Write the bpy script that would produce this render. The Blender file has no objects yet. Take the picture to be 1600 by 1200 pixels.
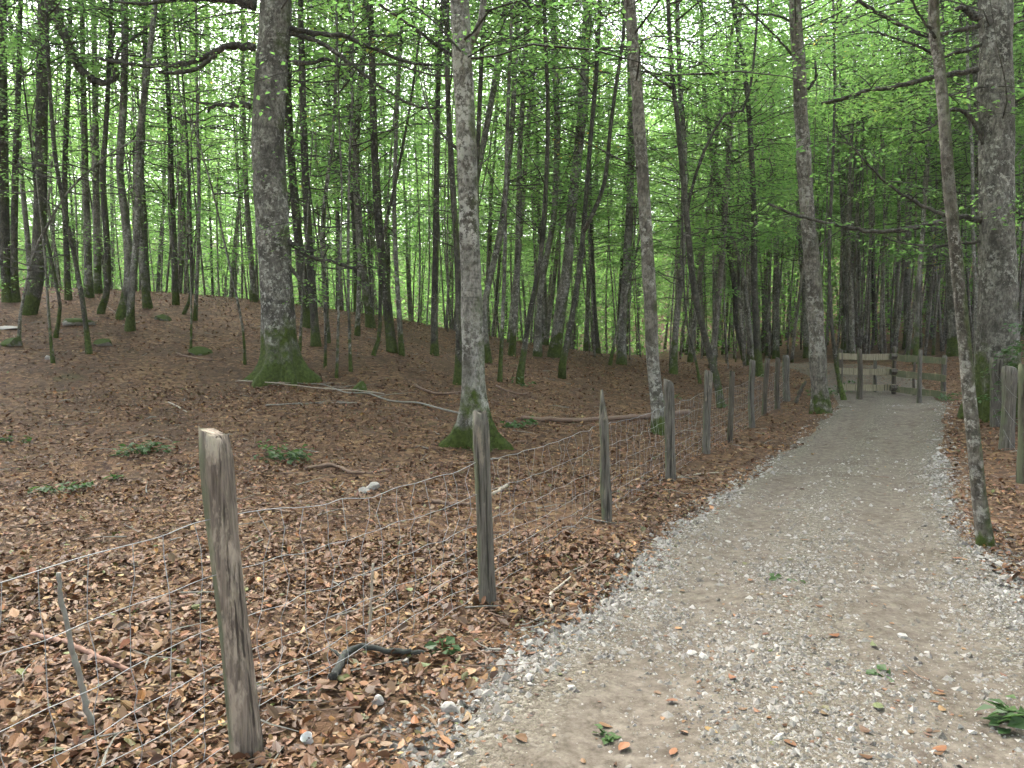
import bpy, math, random
import numpy as np
from mathutils import Vector

R = math.radians
random.seed(7)
rng = np.random.default_rng(11)
scene = bpy.context.scene
COL = scene.collection

# ------------------------------------------------------------------ camera, sky, sun, exposure
F_PX = 1250.0                      # focal length in pixels of the 1600 px wide photograph
PITCH = math.atan(80.0 / F_PX)     # horizon lies 80 px above the middle of the picture
EYE = 1.6
cam_data = bpy.data.cameras.new("camera")
cam_data.sensor_width = 36.0
cam_data.lens = F_PX / 1600.0 * 36.0
cam_data.clip_start = 0.05
cam_data.clip_end = 2000.0
cam = bpy.data.objects.new("camera", cam_data)
COL.objects.link(cam)
cam.location = (0, 0, EYE)
cam.rotation_euler = (math.pi / 2 - PITCH, 0, 0)
scene.camera = cam

SUN_EL, SUN_AZ = R(52), R(-25)     # azimuth from +Y (view direction) towards +X
world = bpy.data.worlds.new("World")
scene.world = world
world.use_nodes = True
wn = world.node_tree
sky = wn.nodes.new("ShaderNodeTexSky")
sky.sky_type = 'NISHITA'
sky.sun_disc = False
sky.sun_elevation = SUN_EL
sky.sun_rotation = SUN_AZ
sky.air_density = 1.0
sky.dust_density = 4.0
sky.ozone_density = 1.0
bg = wn.nodes["Background"]
bg.inputs[1].default_value = 0.15
hs = wn.nodes.new("ShaderNodeHueSaturation")      # thin overcast: most of the blue is gone
hs.inputs["Saturation"].default_value = 0.42
wn.links.new(sky.outputs[0], hs.inputs["Color"])
wn.links.new(hs.outputs[0], bg.inputs[0])

sun_data = bpy.data.lights.new("sun", 'SUN')
sun_data.energy = 1.5
sun_data.angle = R(20)
sun_data.color = (1.0, 0.95, 0.86)
sun = bpy.data.objects.new("sun", sun_data)
COL.objects.link(sun)
sd = Vector((math.sin(SUN_AZ) * math.cos(SUN_EL), math.cos(SUN_AZ) * math.cos(SUN_EL), math.sin(SUN_EL)))
sun.rotation_euler = (-sd).to_track_quat('-Z', 'Y').to_euler()
sun.location = sd * 60

vs = scene.view_settings
vs.view_transform = 'Standard'
vs.look = 'None'
vs.gamma = 1.0
vs.use_curve_mapping = False
vs.exposure = 2.75
cy = scene.cycles
cy.max_bounces = 5
cy.diffuse_bounces = 3
cy.transmission_bounces = 3
cy.glossy_bounces = 2
cy.transparent_max_bounces = 8
cy.sample_clamp_indirect = 6.0
cy.use_denoising = True
cy.use_adaptive_sampling = True
cy.adaptive_threshold = 0.02

# ------------------------------------------------------------------ pixel rays
SP, CP = math.sin(PITCH), math.cos(PITCH)
def at(u, v, d):
    """the place seen at photo pixel (u, v) at distance d along +Y"""
    x = (u - 800.0) / F_PX
    y = -(v - 600.0) / F_PX
    dy = CP + y * SP
    dz = -SP + y * CP
    return Vector((x / dy * d, d, EYE + dz / dy * d))

# ------------------------------------------------------------------ terrain
CTRL_PX = [
 (380,1175,3.0),(763,938,5.0),(947,818,7.15),(1047,750,9.55),(1103,710,11.6),(1141,690,13),(1175,668,15),(1217,640,18.5),
 (1342,628,19.7),(1437,632,19.2),(1396,620,21),(1312,612,20.5),
 (0,1200,2.95),(800,1200,2.95),(1600,1200,2.95),(1535,855,6.0),(1600,900,5.3),(1600,757,8.5),(1574,705,10.8),
 (0,1000,4.2),(0,800,7.3),(0,700,10.0),(0,600,14),(0,520,18),(0,450,24),
 (200,515,19),(200,455,25),(200,700,9.9),(440,600,15.5),(440,520,20.5),(400,470,26),(440,700,10.4),(600,650,12.5),(600,555,19),(620,500,27),
 (742,702,11.2),(740,560,22),(700,515,30),(800,540,35),(815,590,19),(877,575,22),(950,556,45),(1030,680,12.3),
 (1050,550,58),(1052,585,24),(1150,560,35),(1280,648,15.5),(1280,548,40),(1400,565,29),(1420,500,45),(1500,490,45),(1490,556,27),
 (1560,640,14),(1600,620,15.5),(600,800,7.2)]
CTRL_XYZ = [(-30,46,1.4),(-12,60,-1.0),(6,95,-1.0),(-55,30,3.0),(-40,15,2.0),(-20,8,0.8),(40,60,5.0),(55,30,3.5),(25,10,0.6),
 (-6,0,0.05),(6,0,0.0),(0,-10,0.0),(-15,-15,0.3),(15,-15,0.2),(-60,90,-2),(50,100,6),(0,-60,0),(-60,-40,1.0),(60,-40,1.0),(-18,33,2.2),(-2,75,-1.0)]
_c = np.array([tuple(at(*c)) for c in CTRL_PX] + CTRL_XYZ)
def _phi(r2):
    return np.where(r2 > 1e-9, 0.5 * r2 * np.log(np.maximum(r2, 1e-9)), 0.0)
_xy = _c[:, :2] / 20.0
_n = len(_c)
_K = _phi(((_xy[:, None] - _xy[None]) ** 2).sum(-1)) + np.eye(_n) * 0.004
_P = np.hstack([np.ones((_n, 1)), _xy])
_A = np.block([[_K, _P], [_P.T, np.zeros((3, 3))]])
_w = np.linalg.solve(_A, np.concatenate([_c[:, 2], np.zeros(3)]))
def base_z(x, y):
    x = np.atleast_1d(np.asarray(x, float)); y = np.atleast_1d(np.asarray(y, float))
    out = np.empty_like(x)
    r = np.hypot(x, y)
    k = np.minimum(1.0, 95.0 / np.maximum(r, 1e-6))
    q = np.stack([x * k, y * k], -1) / 20.0
    for s in range(0, len(x), 20000):
        qq = q[s:s + 20000]
        out[s:s + 20000] = _phi(((qq[:, None] - _xy[None]) ** 2).sum(-1)) @ _w[:_n] + _w[_n] + qq @ _w[_n + 1:]
    far = np.clip((r - 95) / 300.0, 0, 1)
    q = np.clip((r - 68) / 75.0, 0, 1)
    return out * (1 - far) + far * 9.0 + 17.0 * q * q * (3 - 2 * q)

_perm = rng.random((256, 256))
def vnoise(x, y):
    xi = np.floor(x).astype(int); yi = np.floor(y).astype(int)
    fx = x - xi; fy = y - yi
    fx = fx * fx * (3 - 2 * fx); fy = fy * fy * (3 - 2 * fy)
    g = lambda a, b: _perm[a % 256, b % 256]
    return (g(xi, yi) * (1 - fx) + g(xi + 1, yi) * fx) * (1 - fy) + (g(xi, yi + 1) * (1 - fx) + g(xi + 1, yi + 1) * fx) * fy
def fbm(x, y, o=3):
    s = 0; a = 0.5
    for i in range(o):
        s = s + a * (vnoise(x * 2 ** i + 17 * i, y * 2 ** i + 5 * i) - 0.5); a *= 0.5
    return s

# road edges: distance, left x, right x
ROAD = np.array([(-8,-5.7,-2.6),(-4,-3.8,-0.7),(0,-1.75,1.6),(2.94,-0.45,2.75),(5.4,0.72,3.42),(7.2,1.55,4.05),(10,3.0,5.45),(12.6,4.45,6.9),(15.4,6.05,8.45),
                 (18,7.35,9.75),(20.5,8.2,11.0),(24,9.1,12.1),(28,9.6,12.6),(31,9.0,11.6)])
def road_lr(y):
    y = np.asarray(y, float)
    # smooth the polyline a little
    l = (np.interp(y - .8, ROAD[:, 0], ROAD[:, 1]) + np.interp(y, ROAD[:, 0], ROAD[:, 1]) + np.interp(y + .8, ROAD[:, 0], ROAD[:, 1])) / 3
    r = (np.interp(y - .8, ROAD[:, 0], ROAD[:, 2]) + np.interp(y, ROAD[:, 0], ROAD[:, 2]) + np.interp(y + .8, ROAD[:, 0], ROAD[:, 2])) / 3
    return l, r
def road_in(x, y):
    """signed: >0 metres inside the road, <0 outside"""
    l, r = road_lr(y)
    s = np.minimum(x - l, r - x)
    return np.where((y > -8) & (y < 31), s, -5.0)
def ground_z(x, y):
    x = np.atleast_1d(np.asarray(x, float)); y = np.atleast_1d(np.asarray(y, float))
    z = base_z(x, y)
    s = road_in(x, y)
    off = np.clip(-s / 0.5, 0, 1)
    z = z + off * (0.10 * fbm(x * 1.3, y * 1.3, 3) + 0.05 * fbm(x * 6, y * 6, 2))
    return z
def road_z(x, y):
    x = np.atleast_1d(np.asarray(x, float)); y = np.atleast_1d(np.asarray(y, float))
    l, r = road_lr(y)
    t = (x - l) / (r - l)
    rut = -0.035 * (np.exp(-((t - .25) / .1) ** 2) + np.exp(-((t - .75) / .1) ** 2))
    s = np.minimum(x - l, r - x) + 0.55 * fbm(x * 1.3, y * 1.3, 4)
    edge = np.clip(s / 0.22, -1, 1)
    return base_z(x, y) + 0.015 + rut + 0.045 * edge - 0.03 + 0.03 * fbm(x * 4, y * 4, 2)
def gz(x, y):
    return float(ground_z(x, y)[0])
def hit(u, v):
    """where the ray of pixel (u, v) meets the ground"""
    ys = np.concatenate([np.arange(1.5, 30, 0.05), np.arange(30, 80, 0.2)])
    p1 = at(u, v, 1.0)
    xs = p1.x * ys
    zs = EYE + (p1.z - EYE) * ys
    g = base_z(xs, ys)
    below = np.where(zs < g)[0]
    i = below[0] if len(below) else len(ys) - 1
    return Vector((xs[i], ys[i], float(g[i])))

# ------------------------------------------------------------------ materials
MATS = {}
def nodes_of(name):
    m = bpy.data.materials.new(name)
    m.use_nodes = True
    MATS[name] = m
    nt = m.node_tree
    return m, nt, nt.nodes["Principled BSDF"]
def N(nt, kind, **kw):
    n = nt.nodes.new(kind)
    for k, v in kw.items():
        setattr(n, k, v)
    return n
def ramp(nt, fac, stops):
    n = nt.nodes.new("ShaderNodeValToRGB")
    e = n.color_ramp.elements
    while len(e) < len(stops):
        e.new(0.5)
    for el, (p, c) in zip(e, stops):
        el.position = p
        el.color = (*c, 1) if len(c) == 3 else c
    nt.links.new(fac, n.inputs[0])
    return n
def mixc(nt, fac, a, b):
    n = nt.nodes.new("ShaderNodeMix"); n.data_type = 'RGBA'
    for s, v in ((n.inputs[0], fac), (n.inputs[6], a), (n.inputs[7], b)):
        if hasattr(v, "links") or hasattr(v, "is_output"):
            nt.links.new(v, s)
        else:
            s.default_value = v if isinstance(v, float) else (*v, 1)
    return n.outputs[2]
def noise(nt, vec, scale, detail=4.0, rough=0.6):
    n = nt.nodes.new("ShaderNodeTexNoise")
    n.inputs["Scale"].default_value = scale
    n.inputs["Detail"].default_value = detail
    n.inputs["Roughness"].default_value = rough
    if vec is not None:
        nt.links.new(vec, n.inputs["Vector"])
    return n.outputs[0]
def mapping(nt, vec, scale):
    n = nt.nodes.new("ShaderNodeMapping")
    n.inputs["Scale"].default_value = scale
    nt.links.new(vec, n.inputs["Vector"])
    return n.outputs[0]
def math_(nt, op, a, b=None, c=None, clamp=False):
    n = nt.nodes.new("ShaderNodeMath"); n.operation = op; n.use_clamp = clamp
    for i, v in enumerate((a, b, c)):
        if v is None: continue
        if isinstance(v, (int, float)): n.inputs[i].default_value = v
        else: nt.links.new(v, n.inputs[i])
    return n.outputs[0]
def bump(nt, h, bsdf, strength=0.5, dist=0.02):
    b = nt.nodes.new("ShaderNodeBump")
    b.inputs["Strength"].default_value = strength
    b.inputs["Distance"].default_value = dist
    nt.links.new(h, b.inputs["Height"])
    nt.links.new(b.outputs[0], bsdf.inputs["Normal"])

def bark(name, light, dark, lichen, lichen_amt, moss_h, moss_amt=0.5):
    m, nt, b = nodes_of(name)
    tc = N(nt, "ShaderNodeTexCoord")
    oi = N(nt, "ShaderNodeObjectInfo")
    add = N(nt, "ShaderNodeVectorMath"); add.operation = 'MULTIPLY_ADD'
    comb = N(nt, "ShaderNodeCombineXYZ")
    for i in range(3): nt.links.new(oi.outputs["Random"], comb.inputs[i])
    nt.links.new(comb.outputs[0], add.inputs[0]); add.inputs[1].default_value = (37, 91, 53)
    nt.links.new(tc.outputs["Object"], add.inputs[2])
    vec = add.outputs[0]
    n1 = noise(nt, mapping(nt, vec, (1, 1, 0.55)), 3.2, 6, 0.68)
    c = ramp(nt, n1, [(0.40, dark), (0.58, light)]).outputs[0]
    fine = noise(nt, mapping(nt, vec, (1, 1, 0.5)), 26, 5, 0.7)
    c = mixc(nt, math_(nt, 'MULTIPLY', ramp(nt, fine, [(0.38, (1, 1, 1)), (0.58, (0, 0, 0))]).outputs[0], 0.75), c, tuple(x * 0.45 for x in dark))
    # horizontal bands of darker bark, as on beech
    band = noise(nt, mapping(nt, vec, (0.8, 0.8, 7)), 2.0, 4, 0.6)
    c = mixc(nt, ramp(nt, band, [(0.56, (0, 0, 0)), (0.68, (.6, .6, .6))]).outputs[0], c, tuple(x * 0.6 for x in dark))
    # lichen
    l1 = noise(nt, vec, 11.0, 6, 0.8)
    lm = ramp(nt, l1, [(0.62 - 0.14 * lichen_amt, (0, 0, 0)), (0.68 - 0.14 * lichen_amt, (1, 1, 1))]).outputs[0]
    l2 = noise(nt, vec, 1.1, 3, 0.6)
    lm = math_(nt, 'MULTIPLY', lm, ramp(nt, l2, [(0.38, (0, 0, 0)), (0.58, (1, 1, 1))]).outputs[0])
    c = mixc(nt, math_(nt, 'MULTIPLY', lm, 0.85), c, lichen)
    # moss, thick at the foot and in patches on the windward side
    sep = N(nt, "ShaderNodeSeparateXYZ"); nt.links.new(tc.outputs["Object"], sep.inputs[0])
    hgt = math_(nt, 'DIVIDE', sep.outputs[2], math_(nt, 'MULTIPLY_ADD', oi.outputs["Random"], moss_h * 1.1, moss_h * 0.35) if moss_h < .95 or name == 'bark_dark' else moss_h)
    foot = math_(nt, 'SUBTRACT', 1.15, hgt)
    mn = noise(nt, vec, 2.6, 5, 0.65)
    foot = math_(nt, 'ADD', foot, math_(nt, 'MULTIPLY', math_(nt, 'SUBTRACT', mn, 0.5), 2.2 if moss_h >= .95 and name != 'bark_dark' else 3.6))
    mfoot = ramp(nt, foot, [(0.35, (0, 0, 0)), (0.75, (1, 1, 1))]).outputs[0]
    geo = N(nt, "ShaderNodeNewGeometry")
    sn = N(nt, "ShaderNodeSeparateXYZ"); nt.links.new(geo.outputs["Normal"], sn.inputs[0])
    side = math_(nt, 'ADD', math_(nt, 'MULTIPLY', sn.outputs[0], 0.28), math_(nt, 'MULTIPLY', math_(nt, 'SUBTRACT', noise(nt, vec, 1.6, 5, 0.7), 0.5), 1.6))
    mside = ramp(nt, side, [(0.32 - 0.25 * moss_amt, (0, 0, 0)), (0.52 - 0.25 * moss_amt, (.7, .7, .7))]).outputs[0]
    mm = math_(nt, 'MAXIMUM', mfoot, mside)
    mcol = ramp(nt, noise(nt, vec, 18, 3, 0.6), [(0.3, (0.024, 0.034, 0.008)), (0.7, (0.07, 0.096, 0.020))]).outputs[0]
    c = mixc(nt, mm, c, mcol)
    nt.links.new(c, b.inputs["Base Color"])
    b.inputs["Roughness"].default_value = 0.9
    b.inputs["Specular IOR Level"].default_value = 0.2
    h = math_(nt, 'ADD', fine, math_(nt, 'MULTIPLY', n1, 1.5))
    bump(nt, h, b, 0.9, 0.035)
    return m
bark("bark_grey", (0.22, 0.20, 0.168), (0.085, 0.077, 0.062), (0.36, 0.35, 0.31), 0.8, 0.6, 0.45)
bark("bark_pale", (0.27, 0.255, 0.225), (0.085, 0.078, 0.064), (0.46, 0.45, 0.41), 1.0, 0.97, 0.5)
bark("bark_lean", (0.18, 0.165, 0.138), (0.06, 0.053, 0.041), (0.36, 0.35, 0.31), 0.75, 0.12, 0.95)
bark("bark_big", (0.20, 0.188, 0.162), (0.062, 0.057, 0.048), (0.38, 0.375, 0.33), 0.7, 1.35, 0.30)
bark("bark_mid", (0.215, 0.203, 0.172), (0.074, 0.069, 0.056), (0.36, 0.355, 0.32), 0.75, 0.9, 0.66)
bark("bark_dark", (0.105, 0.098, 0.078), (0.037, 0.035, 0.027), (0.26, 0.255, 0.225), 0.45, 1.1, 0.75)

def leaf_mat(name, c0, c1, c2, t_amt=0.5, tboost=2.2):
    m, nt, b = nodes_of(name)
    a = N(nt, "ShaderNodeAttribute"); a.attribute_name = "tint"
    oi = N(nt, "ShaderNodeObjectInfo")
    f = math_(nt, 'ADD', math_(nt, 'MULTIPLY', a.outputs["Fac"], 0.75), math_(nt, 'MULTIPLY', oi.outputs["Random"], 0.25))
    c = ramp(nt, f, [(0.0, c0), (0.55, c1), (0.93, c2), (0.985, (0.30, 0.20, 0.03))]).outputs[0]
    nt.links.new(c, b.inputs["Base Color"])
    b.inputs["Roughness"].default_value = 0.5
    b.inputs["Specular IOR Level"].default_value = 0.3
    tr = N(nt, "ShaderNodeBsdfTranslucent")
    mul = N(nt, "ShaderNodeVectorMath"); mul.operation = 'MULTIPLY'
    nt.links.new(c, mul.inputs[0]); mul.inputs[1].default_value = (tboost, tboost, tboost * 0.8)
    nt.links.new(mul.outputs[0], tr.inputs[0])
    mx = N(nt, "ShaderNodeMixShader"); mx.inputs[0].default_value = t_amt
    nt.links.new(b.outputs[0], mx.inputs[1]); nt.links.new(tr.outputs[0], mx.inputs[2])
    nt.links.new(mx.outputs[0], nt.nodes["Material Output"].inputs[0])
leaf_mat("beech_leaf", (0.050, 0.108, 0.034), (0.082, 0.150, 0.047), (0.118, 0.184, 0.058), 0.6, 3.0)
leaf_mat("herb_leaf", (0.03, 0.065, 0.022), (0.045, 0.09, 0.028), (0.065, 0.115, 0.034), 0.35, 2.0)

def litter_mat(name):
    m, nt, b = nodes_of(name)
    a = N(nt, "ShaderNodeAttribute"); a.attribute_name = "col"
    g = N(nt, "ShaderNodeNewGeometry")
    n = noise(nt, g.outputs["Position"], 60, 3, 0.6)
    c = mixc(nt, math_(nt, 'MULTIPLY', n, 0.6), a.outputs["Color"], (0.10, 0.055, 0.035))
    nt.links.new(c, b.inputs["Base Color"])
    b.inputs["Roughness"].default_value = 0.6
    b.inputs["Specular IOR Level"].default_value = 0.35
litter_mat("dead_leaf")

def soil_mat():
    m, nt, b = nodes_of("forest_floor")
    g = N(nt, "ShaderNodeNewGeometry")
    p = g.outputs["Position"]
    v = N(nt, "ShaderNodeTexVoronoi"); v.inputs["Scale"].default_value = 15.0
    nz = noise(nt, p, 9, 4, 0.6)
    wv = N(nt, "ShaderNodeVectorMath"); wv.operation = 'MULTIPLY_ADD'
    nt.links.new(p, wv.inputs[0]); wv.inputs[1].default_value = (1, 1, 1)
    cmb = N(nt, "ShaderNodeCombineXYZ"); nt.links.new(math_(nt, 'MULTIPLY', nz, 0.12), cmb.inputs[0]); nt.links.new(math_(nt, 'MULTIPLY', nz, -0.10), cmb.inputs[1])
    nt.links.new(cmb.outputs[0], wv.inputs[2])
    nt.links.new(wv.outputs[0], v.inputs["Vector"])
    sep = N(nt, "ShaderNodeSeparateColor"); nt.links.new(v.outputs["Color"], sep.inputs[0])
    leafc = ramp(nt, sep.outputs[0], [(0.0, (0.035, 0.02, 0.014)), (0.3, (0.08, 0.043, 0.025)), (0.6, (0.12, 0.067, 0.037)), (0.85, (0.16, 0.097, 0.054)), (1.0, (0.20, 0.13, 0.072))]).outputs[0]
    soil = ramp(nt, noise(nt, p, 30, 4, 0.7), [(0.3, (0.03, 0.02, 0.014)), (0.7, (0.085, 0.054, 0.035))]).outputs[0]
    patch = noise(nt, p, 0.9, 5, 0.65)
    pm = ramp(nt, patch, [(0.40, (1, 1, 1)), (0.56, (0, 0, 0))]).outputs[0]
    c = mixc(nt, math_(nt, 'MULTIPLY', pm, 0.6), leafc, soil)
    grn = ramp(nt, noise(nt, p, 0.55, 4, 0.6), [(0.63, (0, 0, 0)), (0.72, (1, 1, 1))]).outputs[0]
    c = mixc(nt, math_(nt, 'MULTIPLY', grn, 0.35), c, (0.05, 0.065, 0.02))
    nt.links.new(c, b.inputs["Base Color"])
    b.inputs["Roughness"].default_value = 0.9
    b.inputs["Specular IOR Level"].default_value = 0.15
    h = math_(nt, 'ADD', sep.outputs[1], math_(nt, 'MULTIPLY', noise(nt, p, 40, 4, 0.7), 1.0))
    bump(nt, h, b, 0.8, 0.03)
soil_mat()

def road_mat():
    m, nt, b = nodes_of("gravel_track")
    g = N(nt, "ShaderNodeNewGeometry"); p = g.outputs["Position"]
    a = N(nt, "ShaderNodeAttribute"); a.attribute_name = "across"
    v = N(nt, "ShaderNodeTexVoronoi"); v.inputs["Scale"].default_value = 48.0; nt.links.new(p, v.inputs["Vector"])
    v2 = N(nt, "ShaderNodeTexVoronoi"); v2.inputs["Scale"].default_value = 105.0; nt.links.new(p, v2.inputs["Vector"])
    s1 = N(nt, "ShaderNodeSeparateColor"); nt.links.new(v.outputs["Color"], s1.inputs[0])
    s2 = N(nt, "ShaderNodeSeparateColor"); nt.links.new(v2.outputs["Color"], s2.inputs[0])
    peb = ramp(nt, s1.outputs[0], [(0, (0.045, 0.037, 0.028)), (0.5, (0.11, 0.095, 0.077)), (0.85, (0.20, 0.18, 0.152)), (1, (0.34, 0.318, 0.283))]).outputs[0]
    peb2 = ramp(nt, s2.outputs[1], [(0, (0.07, 0.058, 0.044)), (1, (0.20, 0.175, 0.14))]).outputs[0]
    dust = ramp(nt, noise(nt, p, 12, 6, 0.75), [(0.36, (0.068, 0.054, 0.043)), (0.64, (0.165, 0.14, 0.116))]).outputs[0]
    gm = noise(nt, p, 2.2, 5, 0.7)
    # wheel tracks are fine packed dust, the middle and the edges coarser
    tr = ramp(nt, a.outputs["Fac"], [(0.06, (0.95,) * 3), (0.2, (0.05,) * 3), (0.32, (0.1,) * 3), (0.48, (0.85,) * 3), (0.62, (0.15,) * 3), (0.76, (0.15,) * 3), (0.93, (1.0,) * 3)]).outputs[0]
    cm = math_(nt, 'ADD', math_(nt, 'MULTIPLY', math_(nt, 'SUBTRACT', gm, 0.5), 2.0), tr, clamp=True)
    c = mixc(nt, 0.5, peb, peb2)
    c = mixc(nt, cm, dust, c)
    dk = ramp(nt, noise(nt, p, 1.3, 5, 0.7), [(0.52, (0, 0, 0)), (0.68, (1, 1, 1))]).outputs[0]
    c = mixc(nt, math_(nt, 'MULTIPLY', dk, 0.6), c, (0.065, 0.048, 0.034))
    nt.links.new(c, b.inputs["Base Color"])
    b.inputs["Roughness"].default_value = 0.92
    b.inputs["Specular IOR Level"].default_value = 0.15
    h = math_(nt, 'SUBTRACT', 1.0, math_(nt, 'ADD', v.outputs["Distance"], math_(nt, 'MULTIPLY', v2.outputs["Distance"], 0.6)))
    bump(nt, math_(nt, 'ADD', math_(nt, 'MULTIPLY', h, cm), noise(nt, p, 22, 5, .75)), b, 0.9, 0.014)
road_mat()

def stone_mat(name, c0, c1, moss=0.0):
    m, nt, b = nodes_of(name)
    tc = N(nt, "ShaderNodeTexCoord"); g = N(nt, "ShaderNodeNewGeometry")
    p = g.outputs["Position"]
    a = N(nt, "ShaderNodeAttribute"); a.attribute_name = "tint"
    f = math_(nt, 'ADD', math_(nt, 'MULTIPLY', noise(nt, p, 35, 5, 0.7), 0.6), math_(nt, 'MULTIPLY', a.outputs["Fac"], 0.5))
    c = ramp(nt, f, [(0.25, c0), (0.8, c1)]).outputs[0]
    if moss:
        sn = N(nt, "ShaderNodeSeparateXYZ"); nt.links.new(g.outputs["Normal"], sn.inputs[0])
        mm = ramp(nt, math_(nt, 'ADD', math_(nt, 'MULTIPLY', sn.outputs[2], 0.4), noise(nt, p, 4, 4, 0.6)), [(0.75 - 0.3 * moss, (0, 0, 0)), (0.9 - 0.3 * moss, (1, 1, 1))]).outputs[0]
        c = mixc(nt, mm, c, (0.045, 0.065, 0.014))
    nt.links.new(c, b.inputs["Base Color"])
    b.inputs["Roughness"].default_value = 0.85
    b.inputs["Specular IOR Level"].default_value = 0.2
    bump(nt, noise(nt, p, 60, 4, 0.7), b, 0.5, 0.01)
stone_mat("limestone", (0.09, 0.079, 0.069), (0.37, 0.345, 0.322))
stone_mat("mossy_stone", (0.12, 0.115, 0.10), (0.28, 0.27, 0.245), 1.3)

def wood_mat(name, light, dark, pale, pale_amt, algae):
    m, nt, b = nodes_of(name)
    tc = N(nt, "ShaderNodeTexCoord"); oi = N(nt, "ShaderNodeObjectInfo")
    add = N(nt, "ShaderNodeVectorMath"); add.operation = 'MULTIPLY_ADD'
    cmb = N(nt, "ShaderNodeCombineXYZ")
    for i in range(3): nt.links.new(oi.outputs["Random"], cmb.inputs[i])
    nt.links.new(cmb.outputs[0], add.inputs[0]); add.inputs[1].default_value = (13, 29, 17)
    nt.links.new(tc.outputs["Object"], add.inputs[2]); vec = add.outputs[0]
    grain = noise(nt, mapping(nt, vec, (1, 1, 0.06)), 75, 5, 0.7)
    c = ramp(nt, grain, [(0.32, dark), (0.66, light)]).outputs[0]
    big = noise(nt, mapping(nt, vec, (1, 1, 0.3)), 11, 5, 0.7)
    c = mixc(nt, ramp(nt, big, [(0.62 - 0.12 * pale_amt, (0, 0, 0)), (0.70 - 0.12 * pale_amt, (1, 1, 1))]).outputs[0], c, mixc(nt, grain, pale, tuple(x * 0.6 for x in pale)))
    crack = noise(nt, mapping(nt, vec, (1, 1, 0.035)), 42, 3, 0.6)
    cr = ramp(nt, crack, [(0.57, (0, 0, 0)), (0.62, (1, 1, 1))]).outputs[0]
    c = mixc(nt, math_(nt, 'MULTIPLY', cr, 0.8), c, tuple(x * 0.35 for x in dark))
    g = N(nt, "ShaderNodeNewGeometry"); sn = N(nt, "ShaderNodeSeparateXYZ"); nt.links.new(g.outputs["Normal"], sn.inputs[0])
    al = math_(nt, 'ADD', math_(nt, 'MULTIPLY', sn.outputs[0], -0.45), noise(nt, mapping(nt, vec, (1, 1, .4)), 6, 5, 0.7))
    am = ramp(nt, al, [(0.82 - 0.3 * algae, (0, 0, 0)), (1.0 - 0.3 * algae, (.8, .8, .8))]).outputs[0]
    c = mixc(nt, am, c, (0.10, 0.115, 0.065))
    nt.links.new(c, b.inputs["Base Color"])
    b.inputs["Roughness"].default_value = 0.88
    b.inputs["Specular IOR Level"].default_value = 0.2
    bump(nt, math_(nt, 'SUBTRACT', grain, math_(nt, 'MULTIPLY', cr, 1.2)), b, 0.7, 0.008)
wood_mat("post_stripped", (0.225, 0.185, 0.152), (0.068, 0.053, 0.044), (0.40, 0.335, 0.27), 0.95, 0.36)
wood_mat("post_grey", (0.16, 0.146, 0.125), (0.045, 0.04, 0.033), (0.25, 0.215, 0.17), 0.3, 0.0)
wood_mat("post_dark", (0.11, 0.095, 0.075), (0.04, 0.034, 0.027), (0.17, 0.15, 0.12), 0.2, 0.1)
wood_mat("gate_board", (0.265, 0.235, 0.16), (0.15, 0.132, 0.087), (0.31, 0.28, 0.195), 0.3, 0.4)

def plain(name, c, rough, metal=0.0, scale=40, alpha=None):
    m, nt, b = nodes_of(name)
    g = N(nt, "ShaderNodeNewGeometry")
    n = noise(nt, g.outputs["Position"], scale, 3, 0.6)
    nt.links.new(ramp(nt, n, [(0.3, tuple(x * 0.7 for x in c)), (0.7, c)]).outputs[0], b.inputs["Base Color"])
    b.inputs["Roughness"].default_value = rough
    b.inputs["Metallic"].default_value = metal
    return b
plain("wire", (0.33, 0.335, 0.345), 0.5, 0.15)
plain("stick_black", (0.028, 0.03, 0.026), 0.95)
plain("stick_grey", (0.21, 0.20, 0.175), 0.9)
b_ = plain("cup_plastic", (0.75, 0.76, 0.76), 0.3); b_.inputs["Transmission Weight"].default_value = 0.25
plain("stick_pale", (0.34, 0.29, 0.23), 0.85)
plain("stick_brown", (0.17, 0.11, 0.078), 0.85)
plain("stick_red", (0.22, 0.12, 0.085), 0.85)
plain("twig", (0.05, 0.045, 0.035), 0.9)

# ------------------------------------------------------------------ mesh helpers
def new_mesh(name, verts, faces, mats, mat_idx=None, smooth=False, attrs=None):
    me = bpy.data.meshes.new(name)
    verts = np.asarray(verts, np.float32)
    if isinstance(faces, np.ndarray):                      # one face size: fast path
        k = faces.shape[1]; nf = len(faces)
        me.vertices.add(len(verts)); me.vertices.foreach_set("co", verts.ravel())
        me.loops.add(nf * k); me.loops.foreach_set("vertex_index", faces.astype(np.int32).ravel())
        me.polygons.add(nf)
        me.polygons.foreach_set("loop_start", np.arange(0, nf * k, k, dtype=np.int32))
        me.polygons.foreach_set("loop_total", np.full(nf, k, np.int32))
        me.update(calc_edges=True)
    else:
        me.from_pydata([tuple(v) for v in verts.tolist()], [], faces)
    for m in mats:
        me.materials.append(MATS[m])
    if mat_idx is not None:
        me.polygons.foreach_set("material_index", np.asarray(mat_idx, np.int32))
    me.polygons.foreach_set("use_smooth", np.full(len(me.polygons), smooth, bool))
    for an, (typ, data) in (attrs or {}).items():
        at_ = me.attributes.new(an, typ, 'POINT')
        at_.data.foreach_set("color" if typ == 'FLOAT_COLOR' else "value", np.asarray(data, np.float32).ravel())
    me.validate()
    return me
def obj(name, me, parent=None, loc=(0, 0, 0), label=None, category=None, group=None, kind=None):
    o = bpy.data.objects.new(name, me)
    COL.objects.link(o)
    o.location = loc
    if parent is not None: o.parent = parent
    if label: o["label"] = label
    if category: o["category"] = category
    if group: o["group"] = group
    if kind: o["kind"] = kind
    return o

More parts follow.
